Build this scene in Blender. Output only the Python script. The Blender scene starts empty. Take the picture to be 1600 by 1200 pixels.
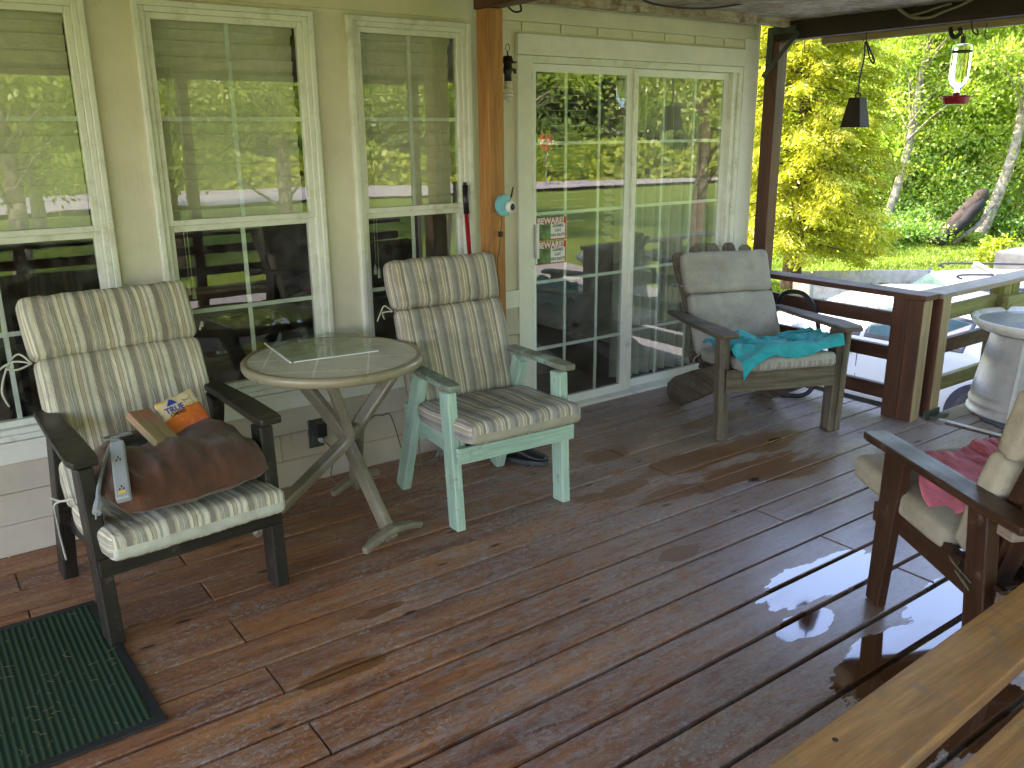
import bpy, bmesh, math, random
import numpy as np
from mathutils import Vector, Matrix, noise
R = math.radians
random.seed(7)
scn = bpy.context.scene
COL = scn.collection

# ------------------------------------------------------------------ world, camera, light
scn.view_settings.view_transform = 'Standard'
scn.view_settings.look = 'None'
scn.view_settings.exposure = 3.25
scn.view_settings.gamma = 1.0
scn.view_settings.use_white_balance = True; scn.view_settings.white_balance_temperature = 7150; scn.view_settings.white_balance_tint = 24
scn.render.engine = 'CYCLES'
scn.cycles.use_adaptive_sampling = True; scn.cycles.adaptive_threshold = .02; scn.cycles.max_bounces = 6; scn.cycles.diffuse_bounces = 3; scn.cycles.glossy_bounces = 4; scn.cycles.transmission_bounces = 6; scn.cycles.transparent_max_bounces = 8
SUN_EL = R(40)
SUN_DIR = Vector((-0.70, 0.71, 0)).normalized() * math.cos(SUN_EL) + Vector((0, 0, math.sin(SUN_EL)))
w = bpy.data.worlds.new("World"); scn.world = w; w.use_nodes = True
nt = w.node_tree; bg = nt.nodes['Background']
sky = nt.nodes.new('ShaderNodeTexSky'); sky.sky_type = 'NISHITA'; sky.sun_disc = False
sky.sun_elevation = SUN_EL; sky.sun_rotation = math.atan2(SUN_DIR.x, SUN_DIR.y)
sky.air_density = 1.0; sky.dust_density = 0.6; sky.ozone_density = 1.2
nt.links.new(sky.outputs[0], bg.inputs[0]); bg.inputs[1].default_value = 0.15
sl = bpy.data.lights.new('sun', 'SUN'); sl.energy = 2.0; sl.angle = R(0.5); sl.color = (1, .93, .8)
so = bpy.data.objects.new('sun', sl); COL.objects.link(so)
so.rotation_euler = SUN_DIR.to_track_quat('Z', 'Y').to_euler(); so.location = (0, 0, 30)

cd = bpy.data.cameras.new('camera'); cam = bpy.data.objects.new('camera', cd); COL.objects.link(cam)
scn.camera = cam
cd.sensor_width = 36; cd.lens = 1346 / 1600 * 36; cd.clip_start = 0.05; cd.clip_end = 500
yaw, pit, rol = .6276, .2816, -.01025
f_ = Vector((math.sin(yaw) * math.cos(pit), math.cos(yaw) * math.cos(pit), -math.sin(pit)))
r_ = Vector((math.cos(yaw), -math.sin(yaw), 0)); u_ = r_.cross(f_)
rr = math.cos(rol) * r_ + math.sin(rol) * u_; uu = -math.sin(rol) * r_ + math.cos(rol) * u_
M = Matrix((rr, uu, -f_)).transposed().to_4x4(); M.translation = (0, 0, 1.6)
cam.matrix_world = M

# ------------------------------------------------------------------ materials
class NT:
    def __init__(s, name):
        s.m = bpy.data.materials.new(name); s.m.use_nodes = True; s.t = s.m.node_tree; s.t.nodes.clear()
        s.out = s.n('ShaderNodeOutputMaterial'); s.b = s.n('ShaderNodeBsdfPrincipled')
        s.l(s.b.outputs[0], s.out.inputs[0])
    def n(s, typ, **k):
        x = s.t.nodes.new(typ)
        for a, v in k.items(): setattr(x, a, v)
        return x
    def l(s, a, b): s.t.links.new(a, b)
    def coord(s, kind='Object', scale=(1, 1, 1), rot=(0, 0, 0), loc=(0, 0, 0)):
        c = s.n('ShaderNodeTexCoord'); m = s.n('ShaderNodeMapping')
        m.inputs['Scale'].default_value = scale; m.inputs['Rotation'].default_value = rot; m.inputs['Location'].default_value = loc
        s.l(c.outputs[kind], m.inputs[0]); return m.outputs[0]
    def noise(s, vec, scale=5, detail=4, rough=.6, dist=0):
        x = s.n('ShaderNodeTexNoise'); x.inputs['Scale'].default_value = scale; x.inputs['Detail'].default_value = detail
        x.inputs['Roughness'].default_value = rough; x.inputs['Distortion'].default_value = dist
        s.l(vec, x.inputs['Vector']); return x.outputs['Fac']
    def ramp(s, fac, stops, interp='LINEAR'):
        x = s.n('ShaderNodeValToRGB'); x.color_ramp.interpolation = interp; e = x.color_ramp.elements
        while len(e) < len(stops): e.new(.5)
        for i, (p, c) in enumerate(stops):
            e[i].position = p
            e[i].color = (c, c, c, 1) if isinstance(c, (int, float)) else (*c, 1)
        s.l(fac, x.inputs[0]); return x.outputs[0]
    def mix(s, fac, a, b, mode='MIX'):
        x = s.n('ShaderNodeMix', data_type='RGBA', blend_type=mode)
        for k, v in ((0, fac), (6, a), (7, b)):
            if isinstance(v, (int, float)): x.inputs[k].default_value = v
            elif isinstance(v, tuple): x.inputs[k].default_value = (*v, 1)
            else: s.l(v, x.inputs[k])
        return x.outputs[2]
    def math(s, op, a, b=0, c=None):
        x = s.n('ShaderNodeMath', operation=op)
        for k, v in ((0, a), (1, b), (2, c)):
            if v is None: continue
            if isinstance(v, (int, float)): x.inputs[k].default_value = v
            else: s.l(v, x.inputs[k])
        return x.outputs[0]
    def bump(s, h, strength=.3, dist=.01):
        x = s.n('ShaderNodeBump'); x.inputs['Strength'].default_value = strength; x.inputs['Distance'].default_value = dist
        s.l(h, x.inputs['Height']); s.l(x.outputs[0], s.b.inputs['Normal']); return x
    def set(s, **k):
        for a, v in k.items():
            i = s.b.inputs[a.replace('_', ' ')]
            if isinstance(v, (int, float)): i.default_value = v
            elif isinstance(v, tuple): i.default_value = (*v, 1)
            else: s.l(v, i)
        return s

def wood(name, dark, light, rough=.6, grain=28, worn=None, wornamt=.5, stain=None, bs=.25, spec=.5):
    """grain runs along U of the UV map (metres)"""
    s = NT(name)
    g = s.noise(s.coord('UV', (1.6, grain, 1)), 1.0, 6, .65, .6)
    fine = s.noise(s.coord('UV', (6, grain * 6, 1)), 1.0, 3, .6)
    c = s.ramp(g, [(.3, dark), (.7, light)])
    c = s.mix(.35, c, s.ramp(fine, [(.35, .25), (.65, 1.)]), 'MULTIPLY')
    big = s.noise(s.coord('Object'), 6, 5, .65)
    if worn:
        c = s.mix(s.math('MULTIPLY', s.ramp(s.noise(s.coord('Object', loc=(3, 1, 2)), 9, 8, .75), [(.62 - wornamt * .3, 0.), (.74 - wornamt * .3, 1.)]), .85), c, worn)
    if stain:
        c = s.mix(s.ramp(big, [(.5, 0.), (.7, .8)]), c, stain)
    s.set(Base_Color=c, Roughness=s.ramp(big, [(.3, max(rough - .12, .05)), (.7, min(rough + .12, 1.))]), Specular_IOR_Level=spec)
    s.bump(s.math('ADD', g, s.math('MULTIPLY', fine, .5)), bs, .004)
    return s.m

def plain(name, c, rough=.5, metal=0, var=.12, nscale=8, spec=.5, bump=0, bscale=120, dirt=None, dscale=4):
    s = NT(name)
    v = s.noise(s.coord('Object'), nscale, 5, .65)
    lo = tuple(x * (1 - var * 1.6) for x in c); hi = tuple(min(x * (1 + var), 1) for x in c)
    col = s.ramp(v, [(.3, lo), (.7, hi)])
    if dirt: col = s.mix(s.ramp(s.noise(s.coord('Object', loc=(5, 5, 5)), dscale, 8, .75), [(.5, 0.), (.72, .8)]), col, dirt)
    s.set(Base_Color=col, Roughness=s.ramp(v, [(.3, max(rough - .08, .02)), (.7, min(rough + .08, 1.))]), Metallic=metal, Specular_IOR_Level=spec)
    if bump: s.bump(s.noise(s.coord('Object'), bscale, 4, .6), bump, .003)
    return s.m

def stripes(name, cols, period, dirt=(.16, .13, .09), dirtamt=.5):
    """striped canvas: U of the UV map runs across the stripes, in metres"""
    s = NT(name)
    c = s.n('ShaderNodeTexCoord'); x = s.n('ShaderNodeSeparateXYZ'); s.l(c.outputs['UV'], x.inputs[0])
    wob = s.math('MULTIPLY', s.math('SUBTRACT', s.noise(s.coord('UV', (3, 3, 1)), 1, 2), .5), .012)
    u = s.math('FRACT', s.math('MULTIPLY', s.math('ADD', x.outputs[0], wob), 1 / period))
    col = s.ramp(u, cols, 'CONSTANT')
    weave = s.noise(s.coord('UV', (900, 260, 1)), 1, 2, .6)
    col = s.mix(.35, col, s.ramp(weave, [(.3, .55), (.7, 1.)]), 'MULTIPLY')
    d = s.noise(s.coord('Object', loc=(1.3, .2, 4)), 5, 7, .7)
    col = s.mix(s.ramp(d, [(.48, 0.), (.8, dirtamt)]), col, dirt)
    s.set(Base_Color=col, Roughness=.9, Specular_IOR_Level=.15)
    fold = s.noise(s.coord('UV', (5, 2.2, 1)), 2.2, 4, .55, .8)
    s.bump(s.math('ADD', s.math('MULTIPLY', fold, 6), s.math('MULTIPLY', weave, .25)), .5, .006)
    return s.m

def cloth(name, c, dirt=None, sheen=0, var=.15, wr=7, bs=.4):
    s = NT(name)
    v = s.noise(s.coord('Object'), wr, 5, .6, .5); fz = s.noise(s.coord('Object'), 420, 3, .7)
    lo = tuple(k * (1 - var * 1.5) for k in c); hi = tuple(min(k * (1 + var), 1) for k in c)
    col = s.ramp(v, [(.3, lo), (.7, hi)])
    col = s.mix(.3, col, s.ramp(fz, [(.3, .5), (.7, 1.)]), 'MULTIPLY')
    if dirt: col = s.mix(s.ramp(s.noise(s.coord('Object', loc=(2, 7, 1)), 6, 8, .75), [(.5, 0.), (.75, .7)]), col, dirt)
    s.set(Base_Color=col, Roughness=.92, Specular_IOR_Level=.12, Sheen_Weight=sheen)
    s.bump(s.math('ADD', s.math('MULTIPLY', v, 3), s.math('MULTIPLY', fz, .4)), bs, .006)
    return s.m

def leafmat(name, c1, c2, tr=.45, emitscale=1):
    s = NT(name); s.t.nodes.remove(s.b)
    g = s.n('ShaderNodeNewGeometry'); col = s.ramp(g.outputs['Random Per Island'], [(0, c1), (1, c2)])
    big = s.ramp(s.noise(s.coord('Object'), 1.1, 4, .6), [(.35, .6), (.65, 1.15)])
    col = s.mix(1, col, big, 'MULTIPLY')
    d = s.n('ShaderNodeBsdfDiffuse'); t = s.n('ShaderNodeBsdfTranslucent'); gl = s.n('ShaderNodeBsdfGlossy')
    gl.inputs['Roughness'].default_value = .45
    s.l(col, d.inputs[0]); s.l(s.mix(1, col, (1.5, 1.6, .6), 'MULTIPLY'), t.inputs[0])
    m = s.n('ShaderNodeMixShader'); m.inputs[0].default_value = tr; s.l(d.outputs[0], m.inputs[1]); s.l(t.outputs[0], m.inputs[2])
    m2 = s.n('ShaderNodeMixShader'); m2.inputs[0].default_value = .05; s.l(m.outputs[0], m2.inputs[1]); s.l(gl.outputs[0], m2.inputs[2])
    s.l(m2.outputs[0], s.out.inputs[0]); return s.m

def glassmat(name, ior=1.75, tint=(.93, .96, .94), wave=.02, rough=0.0, dust=.02):
    s = NT(name); s.t.nodes.remove(s.b)
    fr = s.n('ShaderNodeFresnel'); fr.inputs[0].default_value = ior; gg = s.n('ShaderNodeNewGeometry')
    frf = s.math('MULTIPLY', fr.outputs[0], s.math('SUBTRACT', 1, gg.outputs['Backfacing']))
    tr = s.n('ShaderNodeBsdfTransparent'); tr.inputs[0].default_value = (*tint, 1)
    gl = s.n('ShaderNodeBsdfGlossy'); gl.inputs['Roughness'].default_value = rough
    if wave:
        b = s.n('ShaderNodeBump'); b.inputs['Strength'].default_value = wave; b.inputs['Distance'].default_value = .05
        s.l(s.noise(s.coord('Object', (1.3, 1, 1)), 2.6, 2, .5, .4), b.inputs['Height'])
        s.l(b.outputs[0], gl.inputs['Normal'])
    df = s.n('ShaderNodeBsdfDiffuse'); df.inputs[0].default_value = (.6, .6, .55, 1)
    m0 = s.n('ShaderNodeMixShader'); s.l(s.ramp(s.noise(s.coord('Object'), 14, 6, .7), [(.45, 0.), (.8, dust * 4)]), m0.inputs[0])
    s.l(tr.outputs[0], m0.inputs[1]); s.l(df.outputs[0], m0.inputs[2])
    m = s.n('ShaderNodeMixShader'); s.l(frf, m.inputs[0]); s.l(m0.outputs[0], m.inputs[1]); s.l(gl.outputs[0], m.inputs[2])
    s.l(m.outputs[0], s.out.inputs[0]); return s.m

def deckmat():
    s = NT('deck_wood')
    P = s.coord('Object')
    g = s.noise(s.coord('UV', (1.3, 22, 1)), 1, 7, .68, .8)
    fine = s.noise(s.coord('UV', (7, 160, 1)), 1, 3, .6)
    c = s.ramp(g, [(.28, (.095, .028, .012)), (.5, (.32, .11, .038)), (.72, (.56, .23, .078))])
    tone = s.noise(s.coord('UV', (.22, 1.3, 1), loc=(7, 3, 0)), 1.6, 3, .6)
    c = s.mix(s.ramp(tone, [(.42, 0.), (.60, .65)]), c, (.19, .08, .06))
    c = s.mix(s.ramp(s.noise(s.coord('UV', (.9, 5, 1), loc=(1, 5, 0)), 1.3, 6, .7), [(.46, 0.), (.66, .7)]), c, (.50, .23, .085))
    # worn grey scuffs, stronger towards the weathered open side
    sx = s.n('ShaderNodeSeparateXYZ'); s.l(P, sx.inputs[0])
    ex = s.math('MULTIPLY', s.math('ADD', s.math('MULTIPLY', sx.outputs[0], .07), s.math('MULTIPLY', s.math('SUBTRACT', 3.2, sx.outputs[1]), .03)), 1.0)
    sc = s.noise(s.coord('UV', (2.2, 7, 1)), 3.2, 10, .8, 1.2)
    scuff = s.ramp(s.math('ADD', sc, s.math('SUBTRACT', ex, .14)), [(.46, 0.), (.56, .55), (.75, .85)])
    c = s.mix(scuff, c, s.mix(g, (.20, .165, .16), (.44, .40, .38)))
    # tiny white scratches and knots
    scr = s.noise(s.coord('UV', (30, 55, 1)), 2.0, 6, .85, 3)
    c = s.mix(s.ramp(scr, [(.60, 0.), (.68, .6)]), c, (.46, .42, .38))
    fl = s.noise(s.coord('Object', (1, 1.5, 1)), 46, 8, .82, .8); flm = s.noise(s.coord('Object', (.8, 1.6, 1), loc=(4, 2, 0)), 2.6, 5, .7)
    c = s.mix(s.math('MULTIPLY', s.ramp(fl, [(.50, 0.), (.60, .85)]), s.ramp(flm, [(.42, .08), (.62, .95)])), c, (.46, .43, .41))
    c = s.mix(s.math('MULTIPLY', s.ramp(s.noise(s.coord('Object', (.8, 2, 1), loc=(9, 9, 1)), 24, 8, .8, 1.), [(.52, 0.), (.62, .9)]), s.ramp(flm, [(.3, .9), (.6, .25)])), c, (.05, .022, .014))
    vo = s.n('ShaderNodeTexVoronoi'); vo.inputs['Scale'].default_value = 1; s.l(s.coord('UV', (3.1, 9, 1)), vo.inputs['Vector'])
    c = s.mix(s.ramp(vo.outputs['Distance'], [(.05, .9), (.12, 0.)]), c, (.018, .01, .007))
    # puddles
    nz = s.n('ShaderNodeTexNoise'); nz.inputs['Scale'].default_value = 5; nz.inputs['Detail'].default_value = 6; nz.inputs['Roughness'].default_value = .65
    s.l(s.coord('Object', (.8, 2.2, 1)), nz.inputs['Vector'])
    def blobs(L):
        acc = None
        for (x, y, a, b, k) in L:
            vx = s.math('MULTIPLY', s.math('SUBTRACT', sx.outputs[0], x), 1 / a); vy = s.math('MULTIPLY', s.math('SUBTRACT', sx.outputs[1], y), 1 / b)
            d = s.math('SQRT', s.math('ADD', s.math('MULTIPLY', vx, vx), s.math('MULTIPLY', vy, vy)))
            v = s.math('MULTIPLY', s.math('SUBTRACT', 1, d), k)
            acc = v if acc is None else s.math('MAXIMUM', acc, v)
        return acc
    nn = s.math('MULTIPLY', s.math('SUBTRACT', nz.outputs['Fac'], .5), 3.2)
    wet = s.ramp(s.math('ADD', blobs(PUDDLES), nn), [(.42, 0.), (.5, 1.)])
    stain = s.ramp(s.math('ADD', blobs(STAINS), nn), [(.42, 0.), (.5, 1.)])
    damp = s.ramp(s.math('ADD', blobs([(3.3, 1.5, 2.0, 1.25, 1.5)]), s.math('MULTIPLY', s.math('SUBTRACT', nz.outputs['Fac'], .5), 1.6)), [(.0, 0.), (.9, 1.)])
    c = s.mix(s.math('MULTIPLY', damp, .35), c, (.12, .05, .035))
    c = s.mix(s.math('MULTIPLY', s.math('MAXIMUM', wet, stain), .85), c, s.mix(g, (.10, .034, .012), (.27, .105, .03)))
    c = s.mix(s.math('MULTIPLY', wet, .7), c, (.05, .017, .008))
    rgh = s.ramp(s.math('ADD', s.noise(P, 3, 4), s.math('MULTIPLY', scuff, .2)), [(.3, .36), (.75, .6)])
    rgh = s.math('MULTIPLY', rgh, s.math('SUBTRACT', 1, s.math('MULTIPLY', s.math('MAXIMUM', damp, stain), .35)))
    xr = s.n('ShaderNodeMix', data_type='FLOAT'); s.l(wet, xr.inputs[0]); s.l(rgh, xr.inputs[2]); xr.inputs[3].default_value = .04
    s.set(Base_Color=c, Roughness=xr.outputs[0], Specular_IOR_Level=.5)
    h = s.math('ADD', s.math('ADD', s.math('MULTIPLY', g, 1.0), s.math('MULTIPLY', fine, .35)), s.math('ADD', s.math('MULTIPLY', sc, .8), s.math('MULTIPLY', fl, .7)))
    b = s.bump(h, .4, .004)
    s.l(s.math('MULTIPLY', s.math('SUBTRACT', 1.03, wet), .5), b.inputs['Strength'])
    s.l(s.math('ADD', s.math('MULTIPLY', damp, .45), s.math('MULTIPLY', wet, .5)), s.b.inputs['Coat Weight']); s.b.inputs['Coat IOR'].default_value = 1.75
    s.l(s.math('ADD', .03, s.math('MULTIPLY', s.math('SUBTRACT', 1, wet), .2)), s.b.inputs['Coat Roughness'])
    return s.m

PUDDLES = [(2.62, 1.66, .42, .12, 2.6), (2.42, 1.22, .45, .13, 2.8), (2.9, 1.28, .4, .13, 2.8), (2.3, 1.5, .2, .08, 1.8),
           (1.95, .95, .25, .08, 2.2), (2.3, .9, .3, .1, 2.2), (3.3, 1.2, .4, .12, 2.0), (3.72, 2.72, .10, .03, 1.4)]
STAINS = [(3.12, 2.78, .42, .12, 2.2), (3.25, 2.52, .5, .12, 2.2), (2.85, 3.1, .2, .09, 2), (3.65, 2.74, .4, .14, 2.2), (3.75, 3.15, .35, .1, 2.2), (2.62, 2.72, .22, .07, 2), (2.75, 2.55, .26, .08, 2),
          (3.5, 2.4, .45, .1, 1.6), (.95, 2.2, .2, .05, 1.8), (2.35, 2.12, .14, .06, 1.8), (3.9, 2.05, .4, .1, 1.4), (1.35, 1.02, .2, .05, 1.6), (2.42, 2.75, .12, .05, 2), (1.2, 2.45, .1, .03, 1.8), (1.9, .95, .3, .07, 1.8)]

MT = {}
MT['deck'] = deckmat()
MT['wall'] = None
def paintwood(name, c, dirt, vert=True, bs=.35):
    s = NT(name); sc = (150, 150, 3) if vert else (3, 150, 150)
    g = s.noise(s.coord('Object', sc), 1, 4, .6); b = s.noise(s.coord('Object'), 3, 6, .7)
    col = s.ramp(b, [(.35, tuple(k * .86 for k in c)), (.65, c)])
    col = s.mix(s.ramp(s.noise(s.coord('Object', (1, 1, .5), loc=(3, 1, 0)), 11, 8, .8), [(.62, 0.), (.75, .7)]), col, dirt)
    s.set(Base_Color=col, Roughness=.6); s.bump(g, bs, .004); return s.m
MT['wall'] = paintwood('cream_wall_paint', (.74, .69, .54), (.33, .28, .17))
MT['wall_h'] = paintwood('cream_board_paint', (.72, .68, .50), (.33, .27, .14), False)
MT['trim'] = paintwood('white_trim_paint', (.80, .79, .70), (.42, .38, .26), True, .15)
MT['siding'] = paintwood('pinkish_siding_paint', (.58, .49, .40), (.28, .22, .15), False)
MT['vinyl'] = plain('white_vinyl', (.74, .75, .67), .35, var=.05, dirt=(.45, .42, .3), dscale=9)
MT['vinyl_dk'] = plain('grey_gasket', (.10, .10, .09), .5)
MT['muntin'] = plain('white_muntin', (.78, .80, .74), .4, var=.03)
MT['glass'] = glassmat('window_glass', 2.3, (.92, .95, .93), .005)
MT['doorglass'] = glassmat('door_glass', 2.6, (.92, .95, .93), .003)
MT['blind'] = plain('blind_slat', (.78, .73, .55), .5, var=.06)
MT['curtain'] = cloth('curtain', (.62, .62, .52), var=.06, bs=.15)
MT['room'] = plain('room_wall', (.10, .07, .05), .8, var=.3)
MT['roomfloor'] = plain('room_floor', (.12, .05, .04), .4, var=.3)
MT['dkfurn'] = plain('dark_furniture', (.03, .02, .015), .4)
MT['ceiling'] = wood('ceiling_board', (.30, .24, .16), (.62, .56, .44), .7, 12, worn=(.14, .08, .04), wornamt=.5, stain=(.32, .2, .1))
MT['post'] = wood('amber_post', (.30, .105, .03), (.56, .26, .085), .5, 16)
MT['redpost'] = wood('red_brown_wood', (.05, .016, .009), (.15, .055, .027), .5, 18)
MT['beam'] = wood('dark_beam', (.018, .008, .006), (.055, .024, .014), .6, 18)
MT['rail'] = wood('rail_brown', (.042, .014, .007), (.13, .048, .022), .55, 18)
MT['railpale'] = wood('rail_pale', (.26, .18, .09), (.50, .38, .22), .6, 18)
MT['railgreen'] = wood('rail_mossy', (.13, .13, .03), (.30, .30, .08), .7, 18, worn=(.22, .16, .08), wornamt=.4)
MT['railcap'] = wood('rail_cap_grey', (.16, .11, .08), (.36, .28, .21), .5, 20)
MT['greywood'] = wood('weathered_grey', (.055, .040, .028), (.21, .17, .125), .65, 34, worn=(.075, .05, .033), wornamt=.35, bs=.5)
MT['darkwood'] = wood('dark_chair_wood', (.012, .010, .008), (.038, .031, .023), .45, 26, worn=(.12, .10, .08), wornamt=.12)
MT['brownwood'] = wood('brown_chair_wood', (.022, .009, .005), (.085, .034, .016), .4, 26, worn=(.17, .12, .09), wornamt=.1)
MT['bench'] = wood('bench_wood', (.36, .15, .045), (.64, .33, .11), .5, 20, worn=(.26, .17, .11), wornamt=.32)
MT['mint'] = wood('mint_paint', (.34, .52, .41), (.48, .66, .53), .5, 20, worn=(.17, .14, .09), wornamt=.12, bs=.2)
MT['mintarm'] = wood('mint_paint_worn', (.26, .38, .30), (.34, .50, .40), .6, 20, worn=(.15, .13, .09), wornamt=.62, bs=.4)
cr = (.76, .70, .55); tp = (.32, .285, .235); bg_ = (.54, .46, .34); ol = (.25, .20, .12); lg = (.42, .41, .34)
ST = [(0, cr), (.11, tp), (.12, cr), (.14, tp), (.30, bg_), (.36, cr), (.38, bg_), (.42, lg), (.50, cr), (.515, tp), (.53, lg), (.60, ol), (.615, bg_), (.66, cr), (.74, ol), (.755, bg_), (.80, bg_), (.84, ol), (.855, cr), (.93, tp), (.935, lg)]
MT['stripe'] = stripes('striped_canvas', ST, .135)
cr = (.72, .65, .53); tp = (.29, .265, .24); bg_ = (.48, .40, .30); ol = (.24, .19, .13); lg = (.36, .35, .32)
ST2 = [(0, cr), (.06, bg_), (.10, cr), (.12, lg), (.30, tp), (.44, lg), (.50, cr), (.52, lg), (.56, bg_), (.62, ol), (.63, bg_), (.70, cr), (.76, ol), (.77, bg_), (.84, cr), (.87, tp), (.97, lg)]
MT['stripe2'] = stripes('striped_canvas_faded', ST2, .105, dirtamt=.75, dirt=(.13, .10, .075))
MT['boxing'] = cloth('taupe_boxing', (.42, .39, .30), (.2, .17, .12))
MT['boxing2'] = cloth('pale_boxing', (.60, .59, .50), (.3, .28, .2))
MT['greycush'] = cloth('grey_cushion_canvas', (.40, .385, .345), (.22, .19, .15), wr=5, bs=.5)
MT['greystripe'] = stripes('grey_faint_stripe', [(0, (.42, .40, .36)), (.3, (.34, .32, .29)), (.45, (.48, .46, .41)), (.6, (.36, .345, .31)), (.8, (.30, .28, .25))], .06)
MT['beigecush'] = cloth('beige_cushion_canvas', (.38, .335, .25), (.15, .12, .08), wr=5)
MT['olivecush'] = cloth('olive_band_canvas', (.15, .13, .085), wr=5)
MT['pillow'] = cloth('brown_pillow', (.13, .055, .032), (.05, .022, .014), sheen=.3, wr=12, bs=.6)
MT['teal'] = cloth('turquoise_terry', (.0, .40, .44), sheen=.2, wr=16, bs=.7)
MT['pink'] = cloth('pink_terry', (.74, .17, .23), sheen=.2, wr=16, bs=.7)
MT['tablerim'] = plain('tan_table_metal', (.30, .255, .165), .32, 0, .08, dirt=(.2, .16, .1))
MT['tableleg'] = plain('taupe_table_metal', (.22, .185, .13), .34, 0, .08, dirt=(.4, .38, .32), dscale=3)
MT['winglass_sheet'] = glassmat('sheet_glass', 1.35, (.90, .95, .90), 0, 0, .1)
MT['black'] = plain('black_plastic', (.015, .015, .016), .4)
MT['blackrub'] = plain('black_rubber', (.02, .021, .024), .55)
MT['red'] = plain('red_paint', (.38, .012, .015), .35)
MT['dkred'] = plain('dark_red_plastic', (.27, .012, .02), .25)
MT['ltblue'] = plain('pale_blue_plastic', (.16, .50, .60), .35)
MT['white'] = plain('white_plastic', (.72, .72, .70), .35, var=.04)
MT['cream'] = plain('cream_ceramic', (.66, .63, .5), .3, var=.05)
MT['bulb'] = plain('lamp_tube_white', (.78, .76, .68), .3, var=.03)
MT['greyplast'] = plain('grey_plastic', (.33, .35, .36), .35, var=.05)
MT['navy'] = plain('navy_rubber', (.02, .05, .14), .5)
MT['orange'] = plain('orange_foil', (.72, .14, .03), .28, var=.2, nscale=30)
MT['yellow'] = plain('yellow_foil', (.80, .50, .10), .3, var=.1, nscale=20)
MT['palepeach'] = plain('peach_foil', (.75, .62, .48), .3, var=.06)
MT['blueink'] = plain('blue_ink', (.02, .06, .35), .4)
MT['blackink'] = plain('black_ink', (.02, .02, .02), .5)
MT['brownink'] = plain('brown_ink', (.13, .06, .03), .5)
MT['blockwood'] = wood('block_wood', (.22, .15, .07), (.42, .32, .17), .7, 30, worn=(.46, .14, .10), wornamt=.36)
MT['rust'] = plain('rusty_iron', (.028, .016, .013), .6, .3, .4, bump=.3)
MT['iron'] = plain('galvanised_bracket', (.10, .12, .10), .5, .5, .3)
MT['wire'] = plain('dark_wire', (.03, .022, .018), .5)
MT['tanrope'] = plain('tan_rope', (.26, .22, .15), .8)
MT['galv'] = plain('galvanised_steel', (.42, .42, .40), .55, .3, .16, 5, dirt=(.24, .24, .22))
MT['bowl'] = plain('white_glazed_dish', (.70, .68, .62), .3, var=.08, dirt=(.5, .46, .36))
MT['strip'] = plain('aluminium_strip', (.62, .62, .58), .4, .4)
MT['matscrap'] = plain('grey_carpet', (.075, .085, .11), .95, var=.6, nscale=140)
MT['shoe'] = plain('black_leather', (.014, .014, .016), .35)
MT['shoesole'] = plain('dark_sole', (.05, .055, .065), .5)
MT['bristle'] = plain('grey_bristle', (.45, .45, .43), .7)
MT['bark'] = plain('grey_bark', (.30, .26, .20), .9, var=.5, nscale=9, bump=.8, bscale=25, dirt=(.12, .09, .06), dscale=5)
MT['barkdk'] = plain('brown_bark', (.13, .08, .05), .9, var=.5, nscale=9, bump=.8, bscale=20)
MT['charred'] = plain('charred_wood', (.012, .010, .010), .8, var=.6, bump=.6, bscale=20)
MT['logbark'] = plain('dark_log_bark', (.05, .035, .025), .9, var=.5, nscale=9, bump=.8, bscale=20)
MT['stone'] = plain('beige_stone', (.62, .50, .38), .85, var=.15, bump=.4, bscale=20)
MT['carpaint'] = plain('white_car_paint', (.50, .53, .56), .14, var=.015, spec=.7)
MT['carglass'] = plain('car_glass', (.07, .13, .14), .04, var=.2, nscale=2, spec=1)
MT['cartrim'] = plain('car_black_trim', (.025, .027, .04), .35)
MT['tyre'] = plain('tyre_rubber', (.018, .018, .018), .85)
MT['rim'] = plain('alloy', (.5, .5, .5), .3, .7)
MT['lamp_red'] = plain('tail_lamp_red', (.5, .02, .02), .15)
MT['lamp_clear'] = plain('head_lamp', (.6, .62, .62), .1)
MT['trailer'] = plain('trailer_white_panel', (.70, .62, .56), .55, dirt=(.4, .3, .22))
MT['signred'] = plain('sign_red', (.55, .02, .02), .4, var=.03)
MT['stalk'] = plain('grey_pole', (.3, .3, .3), .5, .5)
MT['l_cedar'] = leafmat('leaf_golden_cedar', (.28, .31, .02), (.58, .57, .04), .42)
MT['l_alder'] = leafmat('leaf_alder', (.22, .34, .04), (.50, .60, .12), .58)
MT['l_alder2'] = leafmat('leaf_alder_pale', (.28, .38, .05), (.58, .64, .15), .55)
MT['l_dark'] = leafmat('leaf_understory', (.14, .30, .05), (.34, .52, .12), .5)
MT['l_conifer'] = leafmat('leaf_conifer', (.03, .075, .015), (.10, .17, .03), .3)
MT['l_hedge'] = leafmat('leaf_hedge', (.22, .32, .02), (.5, .56, .05), .45)
MT['l_grass'] = leafmat('leaf_grass', (.12, .22, .02), (.32, .42, .05), .35)

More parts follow.
